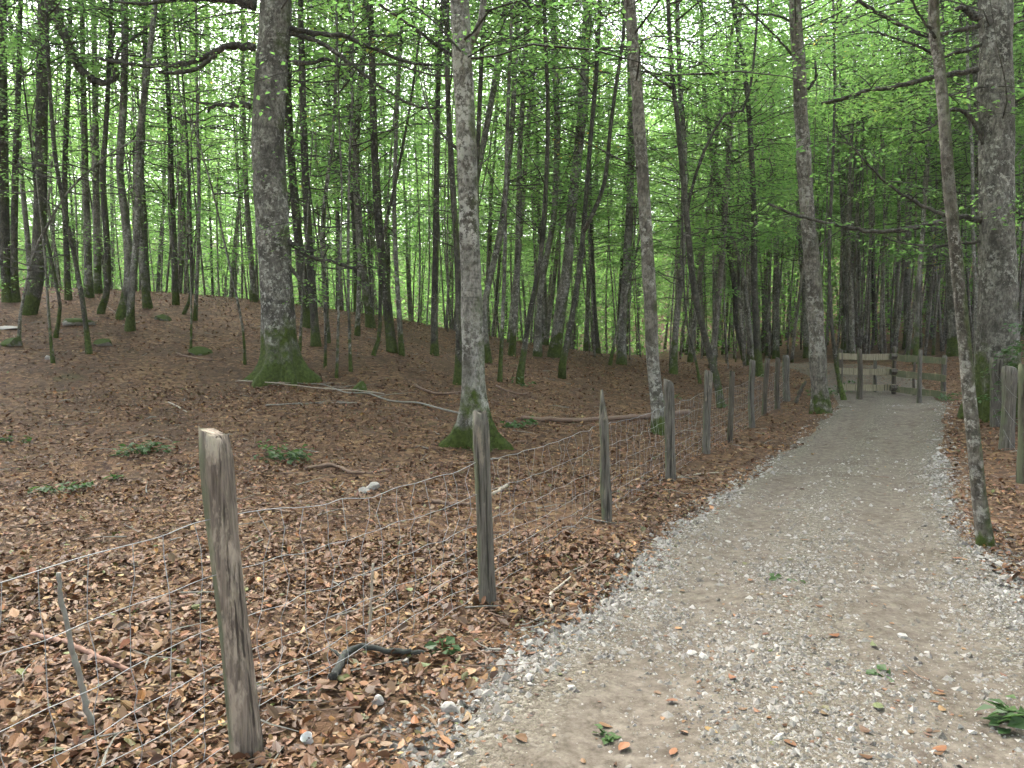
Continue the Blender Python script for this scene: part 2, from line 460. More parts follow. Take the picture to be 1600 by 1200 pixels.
def resample(pts, n):
    """Catmull-Rom through the points, n samples evenly along the length"""
    P = np.array([tuple(p) for p in pts], float)
    if len(P) < 2: return P
    E = np.vstack([2 * P[0] - P[1], P, 2 * P[-1] - P[-2]])
    out = []
    for i in range(1, len(E) - 2):
        t = np.linspace(0, 1, 12, endpoint=False)[:, None]
        a, b, c, d = E[i - 1], E[i], E[i + 1], E[i + 2]
        out.append(0.5 * ((2 * b) + (-a + c) * t + (2 * a - 5 * b + 4 * c - d) * t ** 2 + (-a + 3 * b - 3 * c + d) * t ** 3))
    out = np.vstack(out + [P[-1:]])
    s = np.concatenate([[0], np.cumsum(np.linalg.norm(np.diff(out, axis=0), axis=1))])
    q = np.linspace(0, s[-1], n)
    return np.stack([np.interp(q, s, out[:, k]) for k in range(3)], -1)
def tube(path, radii, sides, fn=None, cap=True):
    """quads round a path; fn(i, angles) -> factor on the radius. returns verts, faces list"""
    P = np.asarray(path, float); n = len(P)
    T = np.gradient(P, axis=0); T /= np.maximum(np.linalg.norm(T, axis=1, keepdims=True), 1e-9)
    ref = np.array([0, 1, 0.0]) if abs(T[:, 2]).mean() > 0.6 else np.array([0, 0, 1.0])
    A = np.cross(T, ref); A /= np.maximum(np.linalg.norm(A, axis=1, keepdims=True), 1e-9)
    B = np.cross(T, A)
    th = np.linspace(0, 2 * math.pi, sides, endpoint=False)
    V = []
    for i in range(n):
        r = radii[i] * (np.ones(sides) if fn is None else fn(i, th))
        V.append(P[i] + np.cos(th)[:, None] * r[:, None] * A[i] + np.sin(th)[:, None] * r[:, None] * B[i])
    V = np.vstack(V)
    Fc = []
    for i in range(n - 1):
        for j in range(sides):
            k = (j + 1) % sides
            Fc.append((i * sides + j, (i + 1) * sides + j, (i + 1) * sides + k, i * sides + k))
    if cap:
        Fc.append(tuple(range(sides))); Fc.append(tuple((n - 1) * sides + j for j in reversed(range(sides))))
    return V, Fc

# ------------------------------------------------------------------ ground
def build_ground():
    az = np.concatenate([np.linspace(-180, -45, 46)[:-1], np.linspace(-45, 45, 281)[:-1], np.linspace(45, 180, 46)[:-1]])
    rr = np.concatenate([[0.3], 0.9 * 1.0155 ** np.arange(0, 330)])
    rr = np.concatenate([rr[rr < 95], np.geomspace(95, 1500, 40)])
    a = np.radians(az)
    X = rr[:, None] * np.sin(a)[None]; Y = rr[:, None] * np.cos(a)[None]
    x, y = X.ravel(), Y.ravel()
    z = ground_z(x, y)
    s = road_in(x, y)
    z -= 0.09 * np.clip((s - 0.10) / 0.25, 0, 1)
    V = np.stack([x, y, z], -1)
    na, nr = len(az), len(rr)
    i, j = np.meshgrid(np.arange(nr - 1), np.arange(na), indexing='ij')
    k = (j + 1) % na
    Fq = np.stack([i * na + j, i * na + k, (i + 1) * na + k, (i + 1) * na + j], -1).reshape(-1, 4)[:, ::-1]
    cidx = len(V)
    V = np.vstack([V, [[0, 0, float(ground_z(0, 0)[0]) - 0.09]]])
    me = new_mesh("ground", V, Fq, ["forest_floor"], smooth=True)
    obj("ground", me, kind="structure", label="forest floor covered in brown beech litter")
def build_road():
    ys = np.concatenate([np.arange(-8, 1.5, 0.2), np.arange(1.5, 12, 0.06), np.arange(12, 31, 0.15)])
    ts = np.linspace(-0.10, 1.10, 56)
    l, r = road_lr(ys)
    X = l[:, None] + (r - l)[:, None] * ts[None]
    Y = np.repeat(ys[:, None], len(ts), 1)
    x, y = X.ravel(), Y.ravel()
    z = road_z(x, y)
    V = np.stack([x, y, z], -1)
    n, m = len(ys), len(ts)
    i, j = np.meshgrid(np.arange(n - 1), np.arange(m - 1), indexing='ij')
    Fq = np.stack([i * m + j, i * m + j + 1, (i + 1) * m + j + 1, (i + 1) * m + j], -1).reshape(-1, 4)
    me = new_mesh("gravel_road", V, Fq, ["gravel_track"], smooth=True, attrs={"across": ('FLOAT', np.tile(ts, n))})
    obj("gravel_road", me, kind="structure", label="pale gravel farm track curving right to the gate")
build_ground()
build_road()

# ------------------------------------------------------------------ foliage
def leaf_cards(P, size, yaw, pitch, roll, wide=0.36, fold=0.10):
    n = len(P)
    base = np.array([[0, 0, 0], [wide, .48, fold], [0, 1, -.06], [-wide, .48, fold]])
    L = base[None] * size[:, None, None]
    cr, sr = np.cos(roll), np.sin(roll)
    x = L[..., 0] * cr[:, None] + L[..., 2] * sr[:, None]; z = -L[..., 0] * sr[:, None] + L[..., 2] * cr[:, None]
    y = L[..., 1]
    cp, sp = np.cos(pitch), np.sin(pitch)
    y2 = y * cp[:, None] - z * sp[:, None]; z2 = y * sp[:, None] + z * cp[:, None]
    cyw, syw = np.cos(yaw), np.sin(yaw)
    x3 = x * cyw[:, None] - y2 * syw[:, None]; y3 = x * syw[:, None] + y2 * cyw[:, None]
    V = np.stack([x3, y3, z2], -1) + P[:, None]
    b = np.arange(n)[:, None] * 4
    Fc = np.concatenate([b + np.array([[0, 1, 2]]), b + np.array([[0, 2, 3]])])
    return V.reshape(-1, 3), Fc
def spray(rg, o, az, el, L, n, lsize, VL, FL, TL, VT, FT, droop=0.25, spread=0.55):
    """one flat beech spray: a thin twig with leaves held in a loose horizontal layer"""
    t = rg.random(n) ** 0.8 * 0.85 + 0.15
    d = np.array([math.sin(az), math.cos(az)])
    w = spread * L * (0.25 + 0.75 * np.sin(np.clip(t, 0, 1) * math.pi * 0.85)) * (rg.random(n) * 2 - 1)
    hx = o[0] + d[0] * t * L - d[1] * w
    hy = o[1] + d[1] * t * L + d[0] * w
    hz = o[2] + math.tan(el) * t * L - droop * L * t ** 2 + rg.normal(0, 0.035 * L + .02, n) - 0.12 * np.abs(w)
    P = np.stack([hx, hy, hz], -1)
    yaw = -az + np.sign(w) * 0.7 + rg.normal(0, 0.6, n)
    V, Fc = leaf_cards(P, lsize * (0.7 + 0.6 * rg.random(n)), yaw, rg.normal(-0.15, 0.28, n), rg.normal(0, 0.36, n))
    off = sum(len(v) for v in VL)
    VL.append(V); FL.append(Fc + off)
    TL.append(np.repeat(np.clip(rg.normal(rg.normal(0.5, 0.16), 0.13, n), 0, 1.0), 4))
    ts = np.linspace(0, 1, 4)
    tp = np.stack([o[0] + d[0] * ts * L, o[1] + d[1] * ts * L, o[2] + math.tan(el) * ts * L - droop * L * ts ** 2], -1)
    r0 = 0.006 + 0.006 * L
    tv, tf = tube(tp, np.linspace(r0, 0.004, 4), 3, cap=False)
    offt = sum(len(v) for v in VT)
    VT.append(tv); FT.append(np.array(tf) + offt)
def crown_mesh(name, rg, axis, h0, h1, rad, n_spray, n_leaf, lsize, shape='column', extra=None):
    """axis: points (n,3) of the trunk relative to its base, z increasing"""
    VL, FL, TL, VT, FT = [], [], [], [], []
    axis = np.asarray(axis)
    for k in range(n_spray):
        q = rg.random()
        h = h0 + (h1 - h0) * q
        o = np.array([np.interp(h, axis[:, 2], axis[:, 0]), np.interp(h, axis[:, 2], axis[:, 1]), h])
        prof = 0.45 + 0.75 * math.sin(math.pi * min(1, 0.15 + 0.75 * q)) if shape == 'column' else 1.0
        L = rad * prof * (0.5 + 0.7 * rg.random())
        a = rg.random() * 2 * math.pi
        # some sprays sit out on the limb rather than at the trunk
        s = rg.random() * 0.6 * L
        el = rg.uniform(-0.05, 0.45)
        o2 = o + np.array([math.sin(a) * s, math.cos(a) * s, math.tan(el) * s])
        if s > 0.5:
            tv, tf = tube(np.stack([o, (o + o2) / 2 - [0, 0, .05], o2]), [0.02, 0.016, 0.012], 3, cap=False)
            offt = sum(len(v) for v in VT); VT.append(tv); FT.append(np.array(tf) + offt)
        spray(rg, o2, a + rg.normal(0, .5), el, L * 0.75, int(n_leaf * (0.6 + 0.8 * rg.random())), lsize, VL, FL, TL, VT, FT)
    for (o, a, el, L, n) in (extra or []):
        spray(rg, np.array(o), a, el, L, n, lsize, VL, FL, TL, VT, FT)
    V1 = np.vstack(VL); F1 = np.vstack(FL); T1 = np.concatenate(TL)
    V2 = np.vstack(VT); F2 = np.vstack(FT)
    F2t = np.concatenate([F2[:, [0, 1, 2]], F2[:, [0, 2, 3]]]) + len(V1)
    mi = np.concatenate([np.zeros(len(F1)), np.ones(len(F2t))])
    return new_mesh(name, np.vstack([V1, V2]), np.vstack([F1, F2t]), ["beech_leaf", "twig"], mi,
                    attrs={"tint": ('FLOAT', np.concatenate([T1, np.zeros(len(V2))]))})

# ------------------------------------------------------------------ trees
def trunk_mesh(name, rg, axis, r0, r1, mat, flare=0.5, flare_h=0.35, lobes=0, sides=10, lump=0.06, toes=0.0):
    n = len(axis)
    h = axis[:, 2] - 0.0
    t = np.linspace(0, 1, n)
    rad = r0 + (r1 - r0) * t ** 0.9
    rad = rad * (1 + flare * np.exp(-np.maximum(h, 0) / flare_h))
    ph = rg.random(4) * 6.28
    nz = rg.normal(0, 1, (n, sides))
    for _ in range(2):
        nz = (nz + np.roll(nz, 1, 1) + np.roll(nz, -1, 1)) / 1.8
        nz[1:-1] = (nz[1:-1] * 2 + nz[:-2] + nz[2:]) / 3.4
    nz = (nz - nz.mean()) / nz.std()
    def fn(i, th):
        hh = max(h[i], 0.0)
        f = 1 + lump * nz[i] + 0.04 * np.sin(2 * th + ph[0] + h[i] * .4)
        if lobes:
            w = np.maximum(0, np.cos(lobes * th + ph[1])) ** 1.5 + 0.5 * np.maximum(0, np.cos((lobes - 2) * th + ph[2])) ** 2
            f = f + toes * math.exp(-hh / (flare_h * 0.55)) * w + 0.10 * math.exp(-hh / 1.2) * np.cos(lobes * th + ph[1])
        return np.maximum(f, 0.3)
    V, Fc = tube(axis, rad, sides, fn)
    return new_mesh(name, V, Fc, [mat], smooth=True)

TREE_AXES = []
def trunk_axis(px, d, H, rg, step=0.35, wob=0.25):
    """px: photo pixels from the foot upward, d: distance. Returns foot and axis relative to it, up to height H"""
    foot = at(*px[0], d)
    yw = 0.0
    rel = []
    for i, (u, v) in enumerate(px):
        if i: yw += rg.normal(0, wob * 0.35) * min(1.0, d / 20.0)
        rel.append(np.array(at(u, v, d + yw) - foot))
    top = rel[-1]; prev = rel[-2]
    lean = (top - prev) / max(top[2] - prev[2], 0.1)
    lean = np.clip(lean, -0.12, 0.12)
    while top[2] < H:
        lean = lean * 0.75 + np.array([rg.normal(0, .03), rg.normal(0, .03), 0]); lean[2] = 1
        top = top + lean * 2.5; rel.append(top.copy())
    rel = [rel[0] - np.array([0, 0, 0.30])] + rel
    L = rel[-1][2]
    ax = resample(rel, int(L / step) + 6)
    return foot, ax
def limb_mesh(px_pts, d, foot, r0, r1, mat, sides=7, rg=None, yoff=None):
    pts = [np.array(at(u, v, d + (0 if yoff is None else yoff * i / (len(px_pts) - 1)))) - np.array(foot) for i, (u, v) in enumerate(px_pts)]
    ax = resample(pts, max(8, int(5 * len(pts))))
    ax[1:-1] += rg.normal(0, 0.10 * r0 + 0.003, ax[1:-1].shape)
    V, Fc = tube(ax, np.linspace(r0, r1, len(ax)) * (1 + rg.normal(0, .08, len(ax))), sides)
    return new_mesh("limb", V, Fc, [mat], smooth=True), ax

def tree(label, px, w0, w1, mat, group=None, crown=None, H=None, d=None, flare=0.45, flare_h=None, lobes=0, toes=0.0, limbs=(), sides=None,
         lump=0.05, forks=(), name="beech_tree", cat="tree", lsize=0.095, dens=1.0, seed=0):
    """px foot-to-top in photo pixels; w0/w1 trunk width in pixels at the foot / at the last pixel"""
    rg = np.random.default_rng(abs(hash(tuple(px))) % (2 ** 31) + seed)
    rg = np.random.default_rng(int(px[0][0] * 7919 + px[0][1] * 104729 + len(px)) % (2 ** 31))
    if d is None:
        d = hit(*px[0]).y
    sc = d / F_PX
    if d < 18: lsize = .074
    if group: w0, w1 = w0 * .77, w1 * .77
    r0, rt = w0 * sc / 2, w1 * sc / 2
    ztop = at(*px[-1], d).z
    if H is None:
        H = rg.uniform(14, 18) if w0 * sc > 0.12 else rg.uniform(8, 11.5)
    H = max(H, ztop - at(*px[0], d).z + 1.5) if px[-1][1] < 60 else ztop - at(*px[0], d).z + 0.2
    foot, ax = trunk_axis(px, d, H, rg, step=0.18 if d < 17 else 0.4)
    root = bpy.data.objects.new(name, None)
    COL.objects.link(root); root.location = foot
    root["label"] = label; root["category"] = cat
    if group: root["group"] = group
    frac = (ztop - foot.z) / ax[-1][2]
    r1 = max(0.008, r0 + (rt - r0) / max(frac, 0.2)) if r0 > rt else r0 * 0.6
    r1 = max(min(r1, r0), 0.25 * r0)
    if sides is None: sides = 22 if d < 17 and w0 > 20 else (12 if w0 > 9 else 8)
    me = trunk_mesh("trunk", rg, ax, r0, r1, mat, flare, flare_h or max(0.25, 2.2 * r0), lobes, sides, lump, toes)
    obj("trunk", me, root)
    extra = []
    for (lp, lw0, lw1, nl) in limbs:
        lm, la = limb_mesh(lp, d, foot, lw0 * sc / 2, lw1 * sc / 2, "bark_dark", 8 if lw0 > 8 else 6, rg)
        obj("limb", lm, root)
        for q in range(nl):
            i = int(len(la) * rg.uniform(0.3, 0.98)); o = la[min(i, len(la) - 1)]
            extra.append((o, rg.random() * 6.28, rg.uniform(-.1, .3), rg.uniform(.5, 1.1), 26))
    if crown != 'wisp' and 10 < d < 30 and w0 >= 7:
        for k in range(4):
            h = rg.uniform(2.2, min(H * .8, 520 * sc + EYE + 1))
            o = np.array([np.interp(h, ax[:, 2], ax[:, 0]), np.interp(h, ax[:, 2], ax[:, 1]), h])
            a_ = rg.random() * 6.28; L_ = rg.uniform(.9, 2.6); up = rg.uniform(.5, 1.3)
            pts_ = [o, o + np.array([math.sin(a_) * .35, math.cos(a_) * .35, .25 * up]) * L_, o + np.array([math.sin(a_ + .3) * .7, math.cos(a_ + .3) * .7, .65 * up]) * L_,
                    o + np.array([math.sin(a_ + .4) * .95, math.cos(a_ + .4) * .95, 1.1 * up]) * L_]
            rb = rg.uniform(.009, .02)
            V, Fc = tube(resample(pts_, 9), np.linspace(rb, .004, 9), 5)
            obj("limb", new_mesh("limb", V, Fc, ["bark_dark"], smooth=True), root)
    for (fp, fw0, fw1) in forks:
        fx = [np.array(at(u, v, d)) - np.array(foot) for (u, v) in fp]
        for k in range(3):
            if fx[-1][2] > H: break
            fx.append(fx[-1] + np.array([rg.normal(0, .2), rg.normal(0, .2), 2.2]))
        fa = resample(fx, max(10, int((fx[-1][2] - fx[0][2]) / 0.4)))
        V, Fc = tube(fa, np.linspace(fw0 * sc / 2, max(0.006, fw1 * sc / 2 * .7), len(fa)), max(6, sides - 4))
        obj("limb", new_mesh("limb", V, Fc, [mat], smooth=True), root)
    if crown != 'none':
        frame_top = 520 * sc + EYE - foot.z
        thick = w0 * sc
        if crown is None:
            crown = 'high' if d < 21 else 'full'
        if crown == 'high':
            h0, h1 = (max(3.5, frame_top * 0.80) if d > 9 else frame_top * 1.2), ax[-1][2]
            ns, nl = int(46 * dens), 66
        elif crown == 'full':
            h0, h1 = rg.uniform(2.6, 4.5), ax[-1][2]
            ns, nl = int((96 if thick > .1 else 60) * dens), 74
        elif crown == 'wisp':
            h0, h1 = max(1.2, 0.3 * ax[-1][2]), ax[-1][2]
            ns, nl = int(16 * dens), 30
        if h1 - h0 < 1.5: h0 = h1 - 1.5
        rad = (3.4 if crown == 'high' else 2.6) if thick > .12 else 1.8
        cm = crown_mesh("crown", rg, ax, h0, h1, rad, ns, nl, lsize, extra=extra)
        obj("crown", cm, root)
    TREE_AXES.append((foot.x, foot.y))
    return root

GS = "slim beeches of the near stand"
# --- the two large beeches and the pale trees by the track
tree("massive grey beech with flaring mossy green roots, widest trunk on the left slope",
     [(440,596),(436,520),(431,430),(423,300),(419,200),(425,100),(432,0)], 48, 47, "bark_big", flare=0.42, flare_h=0.42, lobes=6, toes=0.85, sides=40, lump=0.03, H=19,
     limbs=[([(400,75),(375,72),(350,74),(325,88),(295,98),(255,103),(205,101),(150,90)],12,4,5),
            ([(345,76),(325,95),(305,108),(275,114),(248,113)],8,5,2),
            ([(392,168),(380,163),(355,164),(335,164),(325,176)],11,4,0),
            ([(400,8),(385,2),(360,-6),(330,-20)],18,10,3),
            ([(398,12),(360,2),(290,-2),(230,5),(180,3)],10,4,3),
            ([(448,45),(500,52),(540,58),(590,78),(640,98),(690,102),(735,95)],9,3,5),
            ([(452,52),(490,62),(530,85),(555,105),(600,140),(650,165),(705,168)],8,3,5),
            ([(446,80),(460,96),(480,100),(510,92),(525,100)],9,4,2),
            ([(444,372),(462,385),(490,403),(520,408),(545,418),(572,415)],9,4,5),
            ([(450,415),(462,428),(470,440),(480,462),(500,472)],7,3,6),
            ([(395,122),(382,125),(374,138),(372,150)],4,2,1)])
tree("pale lichen-blotched beech behind the second fence post, mossy roots spreading",
     [(742,698),(741,640),(739,550),(735,400),(730,250),(724,120),(718,0)], 38, 28, "bark_pale", flare=0.38, flare_h=0.42, lobes=5, toes=1.6, sides=36, lump=0.04, H=17,
     forks=[([(733,78),(742,52),(752,30),(758,0)], 10, 8)],
     limbs=[([(722,100),(690,75),(655,50),(620,25),(590,5)],6,4,3), ([(714,80),(700,60),(694,30),(688,0)],4,2,1)])
tree("slender pale grey beech beside the fourth fence post",
     [(1030,680),(1026,620),(1020,560),(1015,450),(1006,300),(992,100),(983,0)], 22, 17, "bark_grey", flare=0.25, H=16, sides=20,
     limbs=[([(994,130),(1010,110),(1030,125),(1048,135)],3,2,1)])
tree("pale beech with green mossy foot growing at the track's left edge before the gate",
     [(1281,646),(1279,590),(1273,480),(1268,400),(1256,250),(1248,100),(1243,0)], 26, 18, "bark_grey", flare=0.35, H=18, sides=22, lump=0.06,
     limbs=[([(1262,140),(1275,120),(1274,95)],5,3,1), ([(1246,95),(1225,70),(1190,35),(1160,5)],4,3,3), ([(1250,40),(1215,25),(1180,22),(1150,22)],4,2,3)])
tree("thin crooked half-mossy beech leaning alone on the track's right edge",
     [(1540,853),(1530,780),(1522,700),(1514,620),(1505,520),(1496,420),(1486,320),(1476,200),(1466,80),(1459,0)], 22, 14, "bark_lean", flare=0.35, H=10, sides=20, lump=0.04,
     limbs=[([(1462,60),(1445,35),(1430,12),(1420,-15)],5,3,0)])
tree("huge grey beech trunk at the right edge behind the fence posts",
     [(1563,640),(1560,560),(1558,400),(1557,250),(1556,100),(1555,0)], 56, 56, "bark_big", flare=0.3, H=19, sides=36, lump=0.035, lobes=5, toes=.4, d=13.2,
     limbs=[([(1528,108),(1500,114),(1460,120),(1420,130),(1385,138),(1360,140),(1330,150),(1284,162)],9,5,8),
            ([(1530,30),(1518,20),(1505,12),(1494,14)],14,7,1),
            ([(1538,225),(1530,205),(1518,185),(1500,172),(1485,172),(1470,185),(1455,198),(1440,208)],9,3,3),
            ([(1534,345),(1500,340),(1460,348),(1420,358),(1370,362),(1320,355),(1282,346),(1240,335),(1200,318)],9,4,5),
            ([(1500,340),(1470,334),(1430,315),(1390,290),(1350,250),(1310,205)],7,2,7),
            ([(1534,378),(1488,383),(1450,385),(1410,380),(1380,370)],5,2,3), ([(1530,40),(1465,55),(1430,50),(1390,30),(1340,0)],8,5,7),
            ([(1532,70),(1510,80),(1490,82),(1470,90),(1440,75),(1400,60),(1370,50)],6,3,8),
            ([(1580,320),(1600,340),(1630,350)],6,4,5), ([(1545,250),(1570,280),(1590,310),(1620,330)],3,2,8), ([(1550,130),(1520,140),(1480,150)],4,2,8)])
# --- dark leaning poles in the middle
tree("dark pole leaning left above the fifth fence post, forked halfway up",
     [(1127,638),(1120,595),(1108,550),(1095,500),(1083,440),(1073,340),(1062,220),(1050,110),(1044,0)], 15, 9, "bark_dark", GS, flare=0.2,
     forks=[([(1074,330),(1082,290),(1095,250),(1115,205),(1140,170),(1168,160)], 5, 3)],
     limbs=[([(1050,138),(1030,125),(1010,110),(990,90)],4,2,3)])
tree("mossy-footed straight trunk just right of the bright gap", [(1052,585),(1056,510),(1066,410),(1070,250),(1062,120),(1058,0)], 14, 9, "bark_mid", GS)
tree("very thin dark sapling bowing left behind the fifth fence post", [(1094,600),(1084,550),(1073,500),(1068,430),(1066,340)], 6, 3, "bark_dark", GS, crown='wisp')
tree("short-footed dark trunk leaning left behind the sixth and seventh stakes", [(1166,570),(1158,540),(1150,500),(1145,430),(1117,275),(1100,130),(1096,0)], 11, 7, "bark_dark", GS)
tree("dark mossy trunk rising behind the seventh fence stake", [(1186,588),(1183,530),(1179,450),(1177,300),(1166,130),(1145,0)], 15, 9, "bark_dark", GS)
tree("slim grey trunk curving left, touching the dark one by the seventh stake", [(1177,572),(1170,500),(1160,425),(1132,325),(1105,180),(1098,60),(1096,0)], 10, 6, "bark_mid", GS)
tree("double dark stem whose left arm bends at the middle, foot in bare litter", [(878,574),(890,515),(904,430),(912,355),(920,250),(931,120),(938,0)], 13, 8, "bark_dark", GS, flare=.3,
     forks=[([(912,362),(930,325),(945,283),(955,190),(966,110),(975,40)], 7, 4)], d=20)
tree("wavy dark thin trunk bending right then upright, foot on open litter", [(812,590),(820,540),(830,480),(845,400),(854,270),(856,150),(850,0)], 12, 7, "bark_dark", GS, d=18)
tree("thick grey-mottled trunk standing behind the double dark stem", [(866,558),(876,480),(886,420),(896,300),(909,180),(920,0)], 24, 17, "bark_mid", GS)
tree("thick pale trunk left of the double dark stem", [(840,556),(846,450),(866,330),(870,200),(866,80),(862,0)], 14, 11, "bark_mid", GS)
tree("grey trunk with flared foot in the centre of the open litter", [(971,570),(973,500),(981,380),(987,210),(984,80),(985,0)], 18, 12, "bark_mid", GS)
tree("thin stem leaning right onto the grey flared trunk", [(953,570),(969,495),(986,430),(997,380),(1003,330)], 7, 4, "bark_mid", GS, crown='wisp')
tree("trunk leaning right close behind the pale lichen-blotched beech", [(762,566),(757,480),(782,360),(799,210),(807,60),(810,0)], 15, 10, "bark_mid", GS,
     forks=[([(740,300),(758,210),(776,110),(790,0)], 10, 9)])
tree("forked stem hugging the pale lichen-blotched beech's right side", [(752,600),(748,470),(745,300),(748,200),(752,100),(756,0)], 9, 8, "bark_dark", GS)
tree("thin grey pole two steps right of the pale lichen-blotched beech", [(781,596),(788,430),(791,260),(796,110),(800,0)], 9, 6, "bark_mid", GS)
tree("straight grey pole behind the two thin poles right of the pale beech", [(800,556),(808,430),(812,250),(820,100),(824,0)], 13, 9, "bark_mid", GS)
tree("dark trunk half hidden at the pale lichen-blotched beech's left side", [(715,600),(717,520),(716,440),(708,300),(700,150),(698,0)], 15, 8, "bark_dark", GS)
tree("straight dark pole with curled foot midway between the two nearest beeches", [(679,556),(679,480),(681,380),(683,220),(687,80),(693,0)], 15, 9, "bark_dark", GS, flare=.5)
tree("thick mossy dark trunk, stoutest between the two nearest beeches", [(613,552),(602,450),(591,340),(584,200),(581,80),(578,0)], 20, 13, "bark_dark", GS, flare=.35)
tree("slim stem growing against the right of the stoutest mossy trunk", [(628,556),(621,450),(616,330),(620,180),(627,60),(630,0)], 11, 6, "bark_mid", GS)
tree("crooked thin stem crossing in front of the stoutest mossy trunk", [(583,557),(593,520),(594,440),(596,380),(618,285),(640,170),(655,60),(662,0)], 8, 4, "bark_dark", GS)
tree("grey trunk fading into green left of the straight dark pole", [(663,503),(657,430),(651,340),(655,200),(650,90),(648,0)], 15, 9, "bark_mid", GS)
tree("short thick grey trunk behind the stoutest mossy trunk", [(580,512),(570,440),(560,350),(556,220),(566,100),(570,0)], 17, 9, "bark_mid", GS)
tree("straight slim trunk left of the short thick grey trunk", [(558,525),(561,450),(562,340),(553,200),(548,90),(545,0)], 10, 6, "bark_mid", GS)
tree("thick dark mossy trunk just right of the massive beech", [(494,540),(488,450),(480,330),(474,180),(471,60),(470,0)], 18, 11, "bark_dark", GS)
tree("dark twin trunk leaning behind the massive beech's right flank", [(484,510),(472,420),(462,330),(452,200),(448,80),(450,0)], 20, 14, "bark_dark", GS)
tree("slender wavy stem right of the dark mossy trunk by the massive beech", [(512,535),(507,440),(504,350),(520,210),(526,90),(527,0)], 10, 6, "bark_mid", GS)
tree("thin straight sapling nearest the massive beech's right root", [(526,590),(528,520),(531,420),(534,300),(530,190)], 6, 4, "bark_mid", "saplings beside the massive beech", crown='wisp', H=7)
tree("thin sapling bare at the foot, farthest right of the massive beech's saplings", [(548,581),(546,520),(544,430),(545,300),(550,150),(552,40)], 7, 4, "bark_mid", "saplings beside the massive beech", crown='wisp', H=8)
tree("thin mossy sapling between the massive beech and its wavy neighbour", [(508,575),(509,520),(512,450),(500,400)], 6, 3, "bark_dark", "saplings beside the massive beech", crown='wisp', H=5)
tree("short thin stem rising behind the massive beech's right root", [(468,550),(471,500),(474,440),(478,380)], 6, 4, "bark_mid", "saplings beside the massive beech", crown='wisp', H=5)
# --- left slope
GL = "beeches on the left slope"
tree("dark trunk cut by the picture's left edge", [(14,472),(8,400),(5,250),(4,100),(3,0)], 20, 15, "bark_dark", GL)
tree("slim dark trunk second from the left edge", [(24,472),(22,400),(24,260),(30,100),(32,0)], 14, 9, "bark_dark", GL)
tree("stout dark trunk bent at the foot carrying a heavy hooked dark limb", [(45,490),(55,450),(61,390),(64,260),(66,120),(68,0)], 27, 20, "bark_dark", GL, flare=.3,
     limbs=[([(72,-40),(84,15),(98,50),(112,85),(130,112),(148,126),(168,128),(180,122),(184,112)],17,9,2),
            ([(181,120),(176,95),(174,70),(180,45)],9,4,2),
            ([(180,100),(190,72),(215,55),(240,36),(262,10)],6,3,4)])
tree("thin crooked stem leaning left in front of the stout bent trunk", [(139,551),(133,500),(122,430),(108,360),(92,280),(84,220),(77,120),(72,0)], 11, 7, "bark_dark", GL)
tree("mossy-footed curving trunk with bulging green base on the left slope", [(203,517),(205,460),(211,400),(216,320),(216,230),(228,130),(243,0)], 15, 11, "bark_mid", GL, flare=.7,
     limbs=[([(222,190),(210,215),(190,232)],3,2,1)])
tree("wavy pale trunk close behind the curving green-based trunk", [(190,496),(201,430),(196,340),(187,260),(193,160),(195,60),(194,0)], 19, 13, "bark_mid", GL)
tree("dark straight trunk with a crooked foot left of the wavy pale trunk", [(157,489),(168,450),(167,380),(161,280),(168,160),(173,40),(174,0)], 12, 8, "bark_dark", GL)
tree("straight dark trunk standing alone at middle of the left slope", [(275,477),(273,400),(269,300),(265,190),(258,80),(254,0)], 12, 8, "bark_dark", GL)
tree("narrow straight pole right of the lone dark trunk", [(305,500),(309,420),(311,320),(309,200),(307,80),(306,0)], 8, 5, "bark_mid", GL)
tree("leaning slim trunk with mossy foot nearest left of the massive beech", [(362,463),(352,400),(343,330),(332,230),(326,120),(322,0)], 13, 8, "bark_mid", GL)
tree("squat leaning grey trunk behind the leaning slim trunk", [(331,460),(322,390),(314,330),(308,250),(302,120),(300,0)], 16, 9, "bark_mid", GL)
tree("long thin bowed sapling reaching up left of the massive beech", [(383,570),(380,520),(371,470),(352,385),(330,290),(300,190),(280,140)], 6, 3, "bark_mid", "bowed saplings on the left slope", crown='wisp', H=7)
tree("bent thin sapling nearest the track on the left slope", [(83,568),(80,540),(76,490),(72,430),(68,380)], 7, 4, "bark_mid", "bowed saplings on the left slope", crown='wisp', H=5)
tree("wavy mossy thin stem left of the thin crooked leaning stem", [(87,528),(94,480),(85,430),(76,385),(58,310),(48,220)], 8, 4, "bark_dark", "bowed saplings on the left slope", crown='wisp', H=7)
tree("slim sapling arching right across several trunks on the left slope", [(30,535),(32,490),(52,400),(75,350),(110,295),(160,250),(215,218),(300,215)], 6, 2, "bark_mid", "bowed saplings on the left slope", crown='wisp', H=4)
tree("thin straight stem between mossy rocks on the left slope", [(298,553),(299,500),(298,430),(296,330)], 5, 3, "bark_mid", "bowed saplings on the left slope", crown='wisp', H=5)
tree("grey trunk right beside the wavy pale trunk on the left", [(231,482),(224,420),(219,330),(222,220),(226,110),(228,0)], 14, 9, "bark_mid", GL)
tree("grey straight trunk between the stout bent trunk and the crooked-footed one", [(139,465),(137,380),(133,260),(130,120),(128,0)], 15, 10, "bark_mid", GL)
tree("dark slender trunk at left behind the stout bent trunk", [(107,470),(104,400),(101,280),(106,140),(110,0)], 12, 8, "bark_dark", GL)
tree("straight mossy-footed trunk far up the left slope near the crest", [(152,458),(152,400),(150,280),(148,140),(146,0)], 15, 9, "bark_mid", GL)
tree("slim trunk at the crest directly left of the massive beech", [(397,472),(392,400),(384,280),(380,140),(378,0)], 12, 7, "bark_mid", GL)
